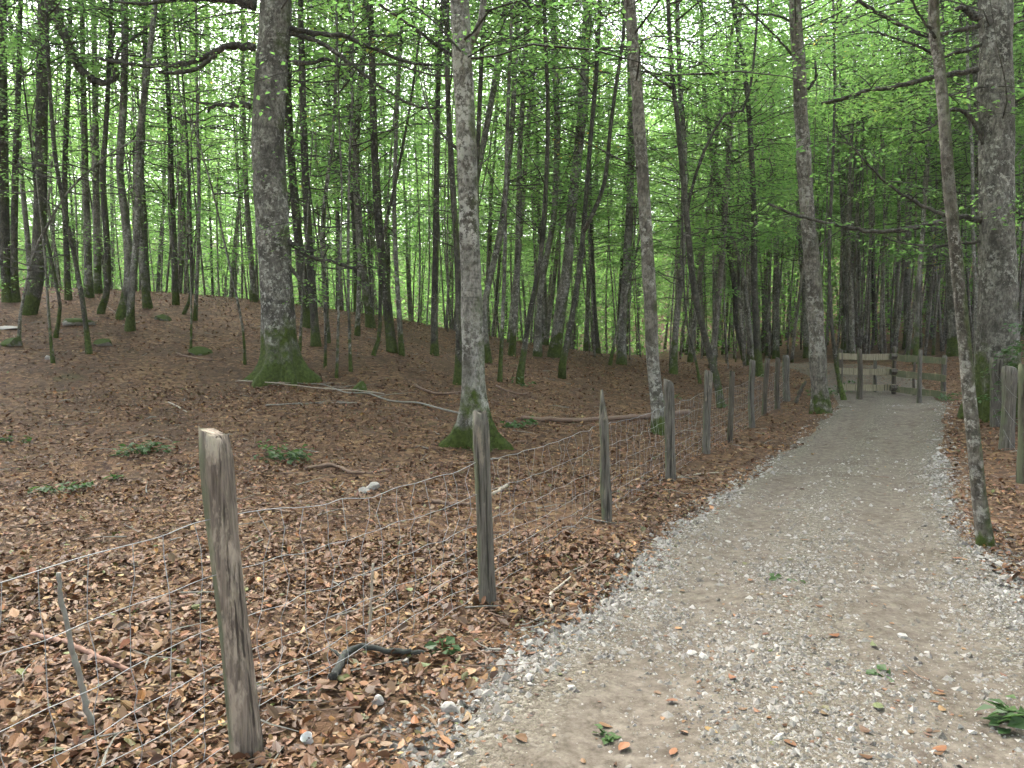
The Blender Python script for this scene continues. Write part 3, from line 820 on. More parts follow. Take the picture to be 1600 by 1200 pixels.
tree("curled-foot thin stem right of the lone dark trunk on the left slope", [(287,492),(298,462),(300,420),(296,300),(290,180)], 7, 4, "bark_dark", GL, crown='wisp', H=9)
# --- right side, beyond and beside the gate
GR = "beeches beyond the gate"
tree("thin dark mossy stem crossing the gate's left end post", [(1319,627),(1310,590),(1303,540),(1297,470),(1296,380),(1300,280),(1304,150),(1302,0)], 9, 5, "bark_dark", GR, crown='high')
tree("straight grey trunk behind the gate's left panel", [(1320,546),(1319,470),(1319,350),(1316,200),(1314,60),(1313,0)], 13, 8, "bark_mid", GR)
tree("thin dark trunk behind the gate's centre post left side", [(1366,533),(1365,450),(1364,330),(1366,200),(1368,60),(1368,0)], 9, 6, "bark_dark", GR)
tree("grey trunk with pale streaks behind the gate's right panel", [(1418,545),(1417,470),(1419,350),(1424,200),(1426,60),(1427,0)], 15, 9, "bark_mid", GR)
tree("thick trunk with bright mossy right foot beyond the gate's right end", [(1493,556),(1490,480),(1486,380),(1478,260),(1470,100),(1466,0)], 25, 18, "bark_mid", GR)
tree("grey trunk between the thick mossy-footed one and the gate's centre", [(1452,522),(1452,440),(1454,320),(1452,180),(1450,60),(1450,0)], 12, 8, "bark_mid", GR)
tree("slim grey trunk behind the pale beech at the track's edge", [(1260,560),(1257,470),(1248,350),(1246,200),(1240,0)], 11, 7, "bark_mid", GR)
tree("twin grey trunk left of the pale beech at the track's edge", [(1212,560),(1214,470),(1212,350),(1206,200),(1204,0)], 12, 8, "bark_mid", GR)
tree("grey trunk between the huge right beech and the half-mossy leaning one", [(1538,560),(1536,470),(1532,330),(1528,180),(1524,0)], 18, 13, "bark_mid", GR)

# --- the rest of the wood: slender trunks farther back, one object each
def far_variants(seed, n, rlo, rhi, clo, chi, ns, mats):
    out = []
    for k in range(n):
        rg = np.random.default_rng(seed + k)
        H = rg.uniform(13, 19)
        pts = [np.array([0, 0, -0.4]), np.array([0, 0, 0.0])]
        ln = rg.normal(0, .06, 2)
        for h in np.arange(2, H + .1, 2.0):
            ln = ln * 0.8 + rg.normal(0, .035, 2)
            pts.append(np.array([pts[-1][0] + ln[0] * 2, pts[-1][1] + ln[1] * 2, h]))
        ax = resample(pts, 26)
        tm = trunk_mesh("trunk", rg, ax, rg.uniform(rlo, rhi), 0.025, mats[k % len(mats)], 0.35, 0.25, 0, 8, 0.05)
        cmm = crown_mesh("crown", rg, ax, rg.uniform(clo, chi), H, 2.5, ns, 70, 0.105)
        out.append((tm, cmm))
    return out
FV = far_variants(500, 6, .07, .12, 1.8, 4.2, 142, ["bark_mid", "bark_dark", "bark_grey"])
FR = far_variants(600, 6, .055, .10, 3.2, 6.8, 104, ["bark_grey", "bark_mid"])
FAR_LABEL = [("slender trunk of the hazy stand behind the left crest", "far stand behind the left crest"),
             ("slender trunk of the stand in the middle distance beyond the open litter", "far stand beyond the open litter"),
             ("slender trunk of the dim stand behind the gate", "far stand behind the gate")]
placed = list(TREE_AXES)
rs = random.Random(21)
count = [0, 0, 0]
tries = 0
while sum(count) < 195 and tries < 20000:
    tries += 1
    y = 23 + 45 * rs.random() ** 1.1
    u = rs.uniform(-120, 1720)
    x = (u - 800) / F_PX * y
    if u < 640 and y < 27: continue
    if y < 48 and float(road_in(np.array([x]), np.array([y]))[0]) > -0.8: continue
    if 1005 < u < 1050 and y < 60: continue
    mind = 1.2 if u > 1150 else 2.0
    if any((x - a) ** 2 + (y - b) ** 2 < mind ** 2 for a, b in placed): continue
    k = 0 if u < 640 else (1 if u < 1150 else 2)
    if count[k] >= (45, 48, 102)[k]: continue
    count[k] += 1
    placed.append((x, y))
    tm, cmm = (FR if k == 2 else FV)[rs.randrange(6)]
    root = bpy.data.objects.new("beech_tree", None); COL.objects.link(root)
    root.location = (x, y, gz(x, y)); root.rotation_euler = (0, 0, rs.random() * 6.28)
    s = rs.uniform(0.8, 1.2); root.scale = (s, s, s * rs.uniform(.9, 1.15))
    root["label"], root["group"] = FAR_LABEL[k]; root["category"] = "tree"
    obj("trunk", tm, root); obj("crown", cmm, root)

def far_wood():
    """the unbroken mass of leaves far behind"""
    rg = np.random.default_rng(77)
    Ps, Ss = [], []
    for n, r0, r1, top, size in ((75000, 40, 60, 5.5, .16), (125000, 58, 92, 19, .29), (95000, 88, 145, 24, .55)):
        a = np.radians(rg.uniform(-44, 44, n)); r = rg.uniform(r0, r1, n)
        x, y = r * np.sin(a), r * np.cos(a)
        g = base_z(x, y)
        tp = top * (1 + .8 * fbm(x * .12, y * .12, 3))
        z = g + 0.05 + rg.random(n) ** 1.15 * tp
        keep = fbm(x * .35, z * .55 + y * .2, 3) > -0.13
        keep &= ~((road_in(x, y) > -1.5) | ((x / y > .185) & (x / y < .20) & (r < 58)))
        Ps.append(np.stack([x, y, z], -1)[keep]); Ss.append(np.full(keep.sum(), size))
    P = np.vstack(Ps); S = np.concatenate(Ss); n = len(P)
    V, Fc = leaf_cards(P, S * (0.6 + .8 * rg.random(n)), rg.random(n) * 6.28, rg.normal(-.1, .45, n), rg.normal(0, .5, n), wide=.42)
    t = np.clip(0.55 + 0.6 * fbm(P[:, 0] * .3, P[:, 2] * .5 + P[:, 1] * .1, 2) + rg.normal(0, .1, n), 0, .9)
    me = new_mesh("far_foliage", V, Fc, ["beech_leaf"], attrs={"tint": ('FLOAT', np.repeat(t, 4))})
    obj("far_foliage", me, kind="stuff", label="sunlit green mass of leaves far behind the trunks", category="foliage")
far_wood()
def distant_poles():
    rg = np.random.default_rng(88)
    Vs, Fs, off = [], [], 0
    for k in range(640):
        r = rg.uniform(36, 85); u = rg.uniform(-100, 1700) if k % 2 else rg.uniform(1080, 1700)
        if k % 3 == 0: u = rg.uniform(1150, 1700); r = rg.uniform(27, 55)
        if k % 3 == 1: u = rg.uniform(-50, 1150); r = rg.uniform(26, 46)
        elif u < 640 and r < 42: continue
        x = (u - 800) / F_PX * r
        if road_in(np.array([x]), np.array([r]))[0] > -1 or 1005 < u < 1050: continue
        g = float(base_z(x, r)[0]); ln = rg.normal(0, .05, 2)
        P = np.array([[x + ln[0] * h + .12 * math.sin(h * .5 + k), r + ln[1] * h, g - .3 + h] for h in np.linspace(0, rg.uniform(11, 16), 8)])
        V, Fc = tube(P, np.linspace(rg.uniform(.025, .05) if k % 3 == 1 else rg.uniform(.035, .085), .014, 8), 5)
        Vs.append(V); Fs += [tuple(q + off for q in f) for f in Fc]; off += len(V)
    obj("distant_trunks", new_mesh("distant_trunks", np.vstack(Vs), Fs, ["bark_grey"], smooth=True), kind="stuff", label="thin grey trunks merging in the depth of the wood", category="trunks")
distant_poles()
def shade_trees():
    """trees of the same wood standing beside and behind the camera; added out of view so their crowns shade the ground"""
    out = []
    for k in range(3):
        rg = np.random.default_rng(900 + k)
        ax = resample([(0, 0, -.4), (0, 0, 0), (rg.normal(0, .2), rg.normal(0, .2), 5), (rg.normal(0, .4), rg.normal(0, .4), 11), (rg.normal(0, .5), 0, 17)], 30)
        out.append((trunk_mesh("trunk", rg, ax, .17, .05, "bark_mid", .4, .4, 0, 12, .05), crown_mesh("crown", rg, ax, 7.0, 16.5, 4.6, 165, 115, .10)))
    for i, (x, y) in enumerate([(-5, -2), (-8, 3.2), (-11, 8.5), (5, -2.5), (7.0, 3.0), (15.5, 12), (-15, 14), (0.5, -7), (-3.5, -9), (8, -7), (-9, -4), (12, 1)]):  # trunks stand outside the frame, added to darken the foreground
        root = bpy.data.objects.new("beech_tree", None); COL.objects.link(root)
        root.location = (x, y, gz(x, y)); root.rotation_euler = (0, 0, i * 1.7)
        root["label"] = "tall unseen beech added beside the track for its shade"; root["category"] = "tree"; root["group"] = "unseen beeches added for shade"
        obj("trunk", out[i % 3][0], root); obj("crown", out[i % 3][1], root)
shade_trees()

# ------------------------------------------------------------------ fences
def path_tube_obj(name, pts, r, sides, mat, parent, n=None, smooth=True):
    ax = np.asarray(pts) if n is None else resample(pts, n)
    V, Fc = tube(ax, np.full(len(ax), r), sides)
    return obj(name, new_mesh(name, V, Fc, [mat], smooth=smooth), parent)
def post_mesh(rg, ax, r0, r1, mat, sides=14, top='flat'):
    n = len(ax)
    prof = 1 + rg.normal(0, .16, sides); prof = (prof + np.roll(prof, 1) + np.roll(prof, -1)) / 3
    crack = rg.integers(0, sides, 3)
    lump = rg.normal(0, .05, (n, sides))
    for _ in range(3): lump[1:-1] = (lump[1:-1] + lump[:-2] + lump[2:]) / 2.2
    topj = rg.normal(0, 0.012, sides)
    def fn(i, th):
        f = prof + lump[i] + 0.06 * math.sin(i * .5 + rg.random())
        f = f.copy(); f[crack] *= 0.86
        if top == 'point' and i > n - 4: f = f * (0.25 + 0.25 * (n - 1 - i))
        elif i == n - 1: f = f * 0.93
        return f
    V, Fc = tube(ax, np.linspace(r0, r1, n), sides, fn)
    V[(n - 1) * sides:, 2] += topj + (0.02 * np.cos(np.linspace(0, 6.28, sides)) if top == 'flat' else 0)
    return new_mesh("fence_post", V, Fc, [mat], smooth=True)
def fence_post(parent, px, wb, wt, mat, rg, top='flat', label=None, d=None):
    """px foot-to-top"""
    d = hit(*px[0]).y if d is None else d
    pts = [at(u, v, d) for u, v in px]
    foot = pts[0]
    rel = [np.array(p - foot) for p in pts]
    rel = [rel[0] - np.array([0, 0, .25])] + rel
    ax = resample(rel, 16)
    o = obj("fence_post", post_mesh(rg, ax, wb * d / F_PX / 2, wt * d / F_PX / 2, mat, top=top), parent)
    o.location = foot - parent.location
    if label: o["label"] = label
    return foot, ax
rgf = np.random.default_rng(5)
lf = bpy.data.objects.new("wire_fence", None); COL.objects.link(lf); lf.location = (0.84, 7.15, 0)
lf["label"] = "sagging wire mesh fence on weathered wooden posts along the track's left side"; lf["category"] = "fence"
POSTS = [
 ([(384,1178),(374,1080),(362,980),(352,880),(341,770),(332,676)], 51, 47, "post_stripped", 'flat', "stripped pale leaning post with ragged bark and green edge"),
 ([(763,940),(759,840),(755,740),(752,645)], 29, 25, "post_grey", 'flat', "cracked grey post with a jagged top"),
 ([(948,818),(946,740),(943,660),(940,610)], 19, 16, "post_grey", 'point', "grey post with pointed top"),
 ([(1047,750),(1046,670),(1044,595)], 15, 14, "post_grey", 'flat', None),
 ([(1103,711),(1105,650),(1107,581)], 14, 13, "post_grey", 'flat', None),
 ([(1140,690),(1142,640),(1144,580)], 9, 8, "post_dark", 'flat', "thin dark stake"),
 ([(1175,668),(1173,620),(1176,563)], 9, 9, "post_grey", 'flat', None),
 ([(1194,650),(1196,605),(1199,560)], 8, 8, "post_dark", 'flat', "thin dark stake"),
 ([(1215,640),(1214,600),(1216,560)], 8, 7, "post_dark", 'flat', None),
 ([(1229,626),(1228,590),(1228,556)], 10, 9, "post_grey", 'flat', "pale split post"),
]
feet = []
for px, wb, wt, mat, top, lab in POSTS:
    feet.append(fence_post(lf, px, wb, wt, mat, rgf, top, lab))
# a post just outside the picture on the left carries the near end
p0 = Vector((-2.35, -0.3, 0.0)); p0.z = gz(p0.x, p0.y)
ax0 = resample([(0, 0, -.25), (0, 0, 0), (.01, 0, .6), (.0, 0, 1.2)], 16)
o_ = obj("fence_post", post_mesh(rgf, ax0, .055, .05, "post_grey"), lf); o_.location = p0 - lf.location
# wire heights at each post
WIRE_H = [0.03, 0.13, 0.24, 0.37, 0.53, 0.74, 0.95]
line = [p0] + [f[0] for f in feet]
tops = [1.03, 0.945, 0.885, 0.90, 0.90, 0.90, 0.88, 0.88, 0.86, 0.86, 0.86]
def wire_pt(i, t, k):
    a, b = line[i], line[i + 1]
    p = a.lerp(b, t)
    hf = WIRE_H[k] / 0.95
    h = (tops[i] * (1 - t) + tops[i + 1] * t) * hf
    sag = 0.055 * 4 * t * (1 - t) * hf * (1.0 if i == 1 else 0.6)
    g = gz(p.x, p.y)
    zz = max(g + .01, (a.z * (1 - t) + b.z * t) + h - sag)
    side = 0.065 if i < 3 else 0.05
    return Vector((p.x - side, p.y + 0.03, zz)) - lf.location
WJ = {}
nseg = [int(max(3, round((line[i + 1] - line[i]).length / 0.155))) for i in range(len(line) - 1)]
for i in range(len(line) - 1):
    for j in range(nseg[i] + 1):
        for k in range(7):
            t = j / nseg[i]
            w = wire_pt(i, t, k)
            amp = 0.012 if i < 5 else 0.006
            WJ[i, j, k] = w + Vector((rgf.normal(0, amp), rgf.normal(0, amp * .7), rgf.normal(0, amp * .5)))
for k in range(7):
    for i in range(len(line) - 1):
        pts = []
        for j in range(nseg[i] + 1):
            pts.append(WJ[i, j, k] if j < nseg[i] or i == len(line) - 2 else WJ[i + 1, 0, k])
        V, Fc = tube(resample(pts, nseg[i] * 3), np.full(nseg[i] * 3, (0.0016 if k < 6 else 0.0020) * (1 if i < 2 else .85)), 5)
        obj("line_wire", new_mesh("line_wire", V, Fc, ["wire"], smooth=True), lf)
for i in range(len(line) - 1):
    for j in range(nseg[i]):
        pts = []
        for k in range(7):
            pts.append(np.array(WJ[i, j, k]))
            if k < 6:
                m = (np.array(WJ[i, j, k]) + np.array(WJ[i, j, k + 1])) / 2 + rgf.normal(0, .009, 3) + (np.array([.022, 0, 0]) * rgf.choice([-1, 1, 1]) if k > 3 and 1 <= i <= 2 and rgf.random() < .6 else 0)
                pts.append(m)
        V, Fc = tube(np.array(pts), np.full(len(pts), 0.0015 if i < 2 else .0009), 4)
        obj("stay_wire", new_mesh("stay_wire", V, Fc, ["wire"]), lf)

rf = bpy.data.objects.new("post_fence", None); COL.objects.link(rf); rf.location = (6.7, 10.5, 0)
rf["label"] = "row of rough grey fence posts in the litter at the right edge"; rf["category"] = "fence"
RP = [([(1602,757),(1603,670),(1604,572)], 26, 24, "post_dark"), ([(1572,705),(1575,640),(1577,574)], 19, 20, "post_grey"),
      ([(1556,668),(1556,610),(1557,560)], 16, 19, "post_grey"), ([(1541,650),(1541,600),(1540,548)], 15, 15, "post_grey"),
      ([(1530,632),(1530,590),(1531,552)], 11, 11, "post_grey"), ([(1523,622),(1523,590),(1522,556)], 9, 9, "post_dark")]
rfeet = [fence_post(rf, px, a, b, m, rgf)[0] for px, a, b, m in RP]
for k, h in enumerate((0.3, 0.6, 0.9)):
    for i in range(len(rfeet) - 1):
        a, b = rfeet[i], rfeet[i + 1]
        pts = [a + Vector((-.05, 0, h)) - rf.location, a.lerp(b, .5) + Vector((-.05, 0, h - .03)) - rf.location, b + Vector((-.05, 0, h)) - rf.location]
        path_tube_obj("line_wire", pts, 0.0009, 4, "wire", rf, 8)

# ------------------------------------------------------------------ gate of boards
gate = bpy.data.objects.new("wooden_gate", None); COL.objects.link(gate)
g0 = hit(1396, 620); gate.location = g0
gate["label"] = "weathered three-board wooden gate of two angled panels closing the track"; gate["category"] = "gate"
def gate_post(u, vb, vt, d, w, mat, name="gate_post"):
    p = at(u, vb, d); q = at(u, vt, d)
    p.z = min(p.z, gz(p.x, p.y))
    h = q.z - p.z
    rel = [(0, 0, -.3), (0, 0, 0), (rgf.normal(0, .015), 0, h * .5), (rgf.normal(0, .015), 0, h)]
    o = obj(name, post_mesh(rgf, resample(rel, 12), w * d / F_PX / 2, w * d / F_PX / 2 * .9, mat, 10), gate)
    o.location = p - gate.location
dL, dC, dR = 20.6, 21.2, 19.9
gate_post(1311, 614, 546, dL, 7, "post_dark"); gate_post(1342, 629, 545, 20.0, 8, "post_dark"); gate_post(1367, 619, 562, 21.4, 7, "post_grey")
gate_post(1396, 622, 542, dC, 7, "post_dark"); gate_post(1437, 633, 547, 19.4, 8, "post_grey"); gate_post(1428, 618, 566, 21.0, 5, "post_dark")
gate_post(1474, 625, 556, dR + .1, 8, "post_grey")
def board(a, b, h, th, mat):
    a, b = Vector(a), Vector(b)
    L = (b - a).length; x = (b - a).normalized(); z = Vector((0, 0, 1)); y = z.cross(x).normalized(); z = x.cross(y)
    n = 7; V = []; Fc = []
    for i in range(n):
        t = i / (n - 1)
        c = a.lerp(b, t) + z * (0.012 * math.sin(t * 5 + a.x)); hh = h / 2 * (1 + rgf.normal(0, .05))
        for sy, sz in ((-1, -1), (1, -1), (1, 1), (-1, 1)):
            V.append(c + y * th / 2 * sy + z * hh * sz)
    for i in range(n - 1):
        for j in range(4):
            k = (j + 1) % 4
            Fc.append((i * 4 + j, i * 4 + k, (i + 1) * 4 + k, (i + 1) * 4 + j))
    Fc += [(3, 2, 1, 0), tuple((n - 1) * 4 + j for j in range(4))]
    c = a
    o = obj("board", new_mesh("board", [v - c for v in V], Fc, [mat]), gate)
    o.location = c - gate.location
for (va, vb) in ((557, 557.5), (580, 581), (605, 605.5)):
    board(at(1310, va, dL - .05), at(1399, vb, dC - .10), 0.165, 0.035, "gate_board")
for (va, vb) in ((557.5, 565), (582, 592), (606.5, 618)):
    board(at(1394, va, dC - .16), at(1478, vb, dR - .03), 0.165, 0.035, "gate_board")
for v in (557, 581, 606):
    p = at(1396, v, dC - .2)
    V, Fc = tube(np.array([p + Vector((-.09, -.02, 0)), p + Vector((.09, -.02, 0))]) - np.array(gate.location), [.09, .09], 6)
    obj("hinge_block", new_mesh("hinge_block", V, Fc, ["post_dark"]), gate)

# ------------------------------------------------------------------ sticks, logs, stones, plants
def stick(name, label, px, w0, w1, mat, cat="branch", group=None, lift=0.0, twigs=(), heights=None, d=None):
    """px on the ground; heights (m) above the ground at each point"""
    pts = []
    for i, (u, v) in enumerate(px):
        if d is not None:
            p = at(u, v, d)
        else:
            p = hit(u, v)
            p.z = gz(p.x, p.y) + 0.02 + lift + (heights[i] if heights else 0)
        pts.append(p)
    o0 = pts[0].copy()
    dm = sum(p.y for p in pts) / len(pts)
    rg = np.random.default_rng(int(px[0][0] * 31 + px[0][1]))
    ax = resample([p - o0 for p in pts], 6 * len(pts))
    rad = np.linspace(w0, w1, len(ax)) * dm / F_PX / 2
    ax[1:-1] += rg.normal(0, 0.35 * rad[0], ax[1:-1].shape) * .6
    V, Fc = tube(ax, rad * (1 + rg.normal(0, .08, len(ax))), 8)
    Vs, Fs = [V], list(Fc); off = len(V)
    for (i0, du, L) in twigs:
        i = int(i0 * (len(ax) - 1)); s = ax[i]
        dirv = np.array([math.cos(du), math.sin(du) * 1.5, 0.06]); 
        tp = np.stack([s, s + dirv * L * .5 + [0, 0, .01], s + dirv * L])
        tv, tf = tube(tp, [rad[i] * .6, rad[i] * .45, rad[i] * .2], 5)
        Vs.append(tv); Fs += [tuple(q + off for q in f) for f in tf]; off += len(tv)
    o = obj(name, new_mesh(name, np.vstack(Vs), Fs, [mat], smooth=True), None, o0, label, cat, group)
    return o
stick("fallen_log", "long thin fallen log lying behind the third and fourth fence posts", [(815,657),(880,660),(950,659),(1010,655),(1076,649)], 6, 10, "stick_brown", "log", lift=.03)
stick("fallen_branch", "long pale fallen branch running from the massive beech to the pale one", [(440,592),(470,603),(505,606),(540,617),(575,618),(610,630),(655,634),(690,643),(728,649)], 1.2, 3.0, "stick_grey", twigs=[(.1,.8,.8),(.22,-.5,.9),(.35,.6,.8),(.5,-.7,.6),(.6,.4,.7)], lift=.02)
stick("fallen_branch", "pale forked branch lying in front of the massive beech's roots", [(372,598),(430,607),(500,612),(560,616),(600,622)], 1.8, 1.5, "stick_pale", twigs=[(.3,-.7,.6),(.6,.5,.5)], lift=.05)
stick("fallen_branch", "grey branch below the massive beech, nearly level", [(415,636),(460,634),(510,630),(560,632)], 2.2, 1.5, "stick_grey", twigs=[(.5,.4,.4)])
stick("fallen_branch", "short dark branch left of the pale lichen-blotched beech", [(648,604),(665,612),(690,618),(722,616)], 4, 3, "stick_brown")
stick("fallen_branch", "thin dark branch right of the pale lichen-blotched beech", [(775,605),(795,612),(815,616),(832,613)], 3, 2, "stick_brown")
stick("fallen_branch", "dark curved branch behind the fence between first and second posts", [(478,738),(520,733),(555,745),(608,738)], 6, 3, "stick_brown")
stick("fallen_branch", "dark short log lying just left of the second post", [(675,790),(705,793),(735,792)], 7, 6, "stick_brown")
stick("fallen_branch", "stub of pale branch just right of the second post", [(770,775),(780,770),(792,762)], 7, 6, "stick_pale")
stick("fallen_branch", "curved brown branch just right of the first post", [(372,808),(400,803),(425,802),(450,806)], 5, 4, "stick_brown")
stick("fallen_branch", "brown branch on litter left of the first post, behind mesh", [(215,968),(255,964),(295,955),(340,952)], 6, 8, "stick_brown")
stick("fallen_branch", "reddish stick lying under the wires at the lower left", [(50,998),(100,1015),(160,1040),(205,1054)], 10, 8, "stick_red")
stick("leaning_stick", "grey lichen stick propped upright against the wire mesh at the left", [(143,1132),(126,1070),(106,985),(95,930),(92,895)], 10, 7, "stick_grey", d=2.75)
stick("upright_twig", "pale forked dead twig standing behind the wires between first and second posts", [(567,1032),(577,985),(580,930),(583,880)], 5, 4, "stick_pale", d=4.3, twigs=[(.55,.6,.12)])
stick("mossy_branch", "blackish mossy forked branch lying by the fence near the track's edge", [(520,1085),(545,1042),(575,1040),(620,1045),(662,1046)], 13, 8, "stick_black", twigs=[(.28,2.4,.12)], lift=.03)
stick("fallen_branch", "thin pale stick bending down the stones beside the second post", [(862,955),(860,935),(875,918),(905,895)], 5, 4, "stick_pale")
stick("fallen_branch", "brown stick on the litter just below the second post", [(710,1038),(735,1033),(768,1029)], 5, 4, "stick_brown")
stick("fallen_branch", "brown stick lying among leaves at the picture's lower edge", [(505,1180),(550,1165),(590,1148)], 8, 6, "stick_brown")
stick("fallen_twig", "pale crooked twig lying on the gravel in mid track", [(1213,1035),(1226,1010),(1222,985),(1245,965),(1275,950)], 4, 3, "stick_pale")
stick("fallen_twig", "pale thin stick on the litter beside the fourth fence post", [(1058,748),(1090,742),(1130,740)], 3, 2, "stick_pale")
stick("fallen_branch", "dark twig on the left slope above the mossy rocks", [(215,505),(190,495),(168,480)], 3, 2, "stick_brown")
stick("fallen_branch", "curved pale twig on bare litter left of the first post's top", [(263,630),(275,638),(292,646)], 3, 2, "stick_pale")
stick("fallen_branch", "long thin brown twig at far left behind the top wire", [(15,830),(50,826),(90,820),(130,818)], 4, 3, "stick_brown")
stick("fallen_branch", "short dark branch on the slope left of the massive beech's root", [(275,553),(300,560),(332,564)], 3, 4, "stick_brown")
stick("leaning_stake", "dark broken stake leaning beside the pale beech at the track's edge", [(1243,629),(1250,612),(1259,596)], 6, 5, "post_dark", "stake", d=18.0)

def rock_mesh(rg, sx, sy, sz, mat, sub=2):
    import bmesh
    bm = bmesh.new(); bmesh.ops.create_icosphere(bm, subdivisions=sub, radius=1.0)
    k = rg.normal(0, 1, (12, 3)); k /= np.linalg.norm(k, axis=1, keepdims=True)
    dd = rg.uniform(.5, .8, 12)
    for v in bm.verts:
        p = np.array(v.co)
        for a, b in zip(k, dd):
            e = p @ a - b
            if e > 0: p = p - a * e
        p *= 1.25 * (1 + rg.normal(0, .03))
        v.co = Vector((p[0] * sx, p[1] * sy, p[2] * sz))
    me = bpy.data.meshes.new("rock"); bm.to_mesh(me); bm.free()
    me.materials.append(MATS[mat])
    at_ = me.attributes.new("tint", 'FLOAT', 'POINT'); at_.data.foreach_set("value", np.full(len(me.vertices), rg.random(), np.float32))
    return me
rgr = np.random.default_rng(9)
def rock(label, u, v, w, h, mat, name="rock", group=None, cat="rock"):
    p = hit(u, v); s = p.y / F_PX
    o = obj(name, rock_mesh(rgr, w * s / 2, w * s / 2 * .7, h * s * .75, mat), None, (p.x, p.y, gz(p.x, p.y) + h * s * .25), label, cat, group)
    o.rotation_euler = (0, 0, rgr.random() * .6)
rock("flat pale stone at the far left of the slope", 14, 514, 28, 5, "limestone")
rock("mossy green low boulder on the left slope", 128, 508, 44, 11, "mossy_stone")
rock("white stone against the mossy green boulder's left end", 107, 510, 16, 6, "limestone")
rock("mossy rock just right of the thin crooked leaning stem", 163, 540, 28, 10, "mossy_stone")
rock("small white stone at the foot of the bent sapling", 74, 561, 9, 7, "limestone")
rock("low mossy mound left of the massive beech", 312, 552, 34, 11, "mossy_stone")
rock("dark mossy clump below the leaning slim trunk's slope", 255, 500, 24, 10, "mossy_stone")
rock("white stone, left of the pair behind the top wire", 567, 770, 19, 10, "limestone", group=None)
rock("white stone, right of the pair behind the top wire", 582, 766, 22, 10, "limestone")
rock("mossy tuft-like stump right of the massive beech's roots", 563, 612, 20, 18, "mossy_stone", "mossy_stump", cat="stump")
rock("small rounded stone near the bottom edge beside the cup", 590, 1108, 22, 14, "limestone")
rock("dark stone at the far left with fallen log look", 18, 541, 30, 12, "mossy_stone")
rock("large pale stone where the litter meets the track at the bottom", 702, 1118, 28, 15, "limestone")
rock("white stone at the tip of the blackish mossy branch", 633, 1053, 17, 12, "limestone")

def plant(label, u, v, w, h, n, name="green_plant", cat="plant", lsz=0.09, group=None):
    p = hit(u, v); s = p.y / F_PX
    rg = np.random.default_rng(int(u * 13 + v))
    W, Hh = w * s / 2, h * s
    VL, FL, TL, VT, FT = [], [], [], [], []
    k = max(3, n // 9)
    for i in range(k):
        spray(rg, np.array([rg.normal(0, W * .35), rg.normal(0, W * .25), 0.02]), rg.random() * 6.28, rg.uniform(.25, .8), W * rg.uniform(.6, 1.1), max(4, n // k), lsz, VL, FL, TL, VT, FT, droop=.35)
    V = np.vstack(VL); V[:, 2] = np.clip(V[:, 2], 0.004, None) 
    V[:, 2] *= Hh / max(V[:, 2].max(), .01)
    root = obj(name, new_mesh(name, V, np.vstack(FL), ["herb_leaf"], attrs={"tint": ('FLOAT', np.concatenate(TL))}), None, (p.x, p.y, gz(p.x, p.y)), label, cat, group)
    V2 = np.vstack(VT); V2[:, 2] = np.clip(V2[:, 2], 0.003, Hh)
    F2 = np.vstack(FT)
    obj("stem", new_mesh("stem", V2, F2, ["herb_leaf"], attrs={"tint": ('FLOAT', np.full(len(V2), .3))}), root)
plant("bright green leafy sprig on the litter left of the first post's top", 218, 712, 78, 24, 90)
plant("broad dark green sprig on the litter right of the first post's top", 460, 720, 84, 34, 120)
plant("low green herbs at far left in front of the slope", 100, 768, 62, 18, 60)
plant("small bluish green clump left of the fallen log", 808, 668, 36, 20, 60)
plant("small faint green tuft near the left edge above the wires", 26, 692, 30, 12, 24)
plant("little green sprout behind the fence right of the low herbs", 182, 750, 18, 12, 16)
plant("small green clump on the litter at the foot of the dark bending trunk", 820, 604, 36, 18, 40)
plant("green leafy tuft at the foot of the forked dark leaning pole", 1128, 638, 14, 10, 18)
plant("dark green clump beside the fourth post's log end", 1058, 622, 14, 9, 14)
plant("green herbs between the mossy-footed pale beech and gate", 1288, 622, 34, 26, 60)
plant("green herbs seen under the gate's left panel", 1328, 612, 26, 18, 36)
plant("low green growth under the gate's right end", 1478, 628, 50, 16, 60)
plant("dark green cluster of leaves on the middle of the track", 1224, 914, 34, 14, 16, "leaf_cluster", "leaves", 0.06)
plant("dark green fallen leaf sprig on the near right track", 1382, 1064, 40, 16, 9, "leaf_cluster", "leaves", 0.07)
plant("small green sprout on gravel at the picture's lower middle", 944, 1152, 22, 16, 10, "green_plant", "plant", 0.05)
plant("leafy green sprig lying at the lower right corner", 1584, 1142, 84, 40, 40, "leaf_cluster", "leaves", 0.085)
plant("green leaf cluster on leaves below the second post's left", 690, 1030, 40, 24, 16, "leaf_cluster", "leaves", 0.07)

def ivy():
    rg = np.random.default_rng(3)
    ax = np.array([[0, 0, 0], [.03, -.02, .9], [0, -.02, 1.8]])
    extra = [((rg.normal(0, .12), rg.normal(-.1, .1), rg.uniform(.1, 1.7)), rg.random() * 6.28, rg.uniform(-.3, .3), rg.uniform(.25, .5), 26) for _ in range(36)]
    p = hit(1602, 668)
    root = bpy.data.objects.new("leafy_shrub", None); COL.objects.link(root)
    root.location = (p.x, p.y, gz(p.x, p.y)); root["label"] = "bright green leafy shrub at the right edge behind the posts"; root["category"] = "shrub"
    VL, FL, TL, VT, FT = [], [], [], [], []
    for (o, a, el, L, n) in extra: spray(rg, np.array(o), a, el, L, n, .075, VL, FL, TL, VT, FT)
    obj("foliage", new_mesh("foliage", np.vstack(VL), np.vstack(FL), ["herb_leaf"], attrs={"tint": ('FLOAT', np.concatenate(TL))}), root)
    V, Fc = tube(resample(ax, 10), np.linspace(.03, .012, 10), 8)
    obj("stem", new_mesh("stem", V, Fc, ["bark_mid"], smooth=True), root)
ivy()

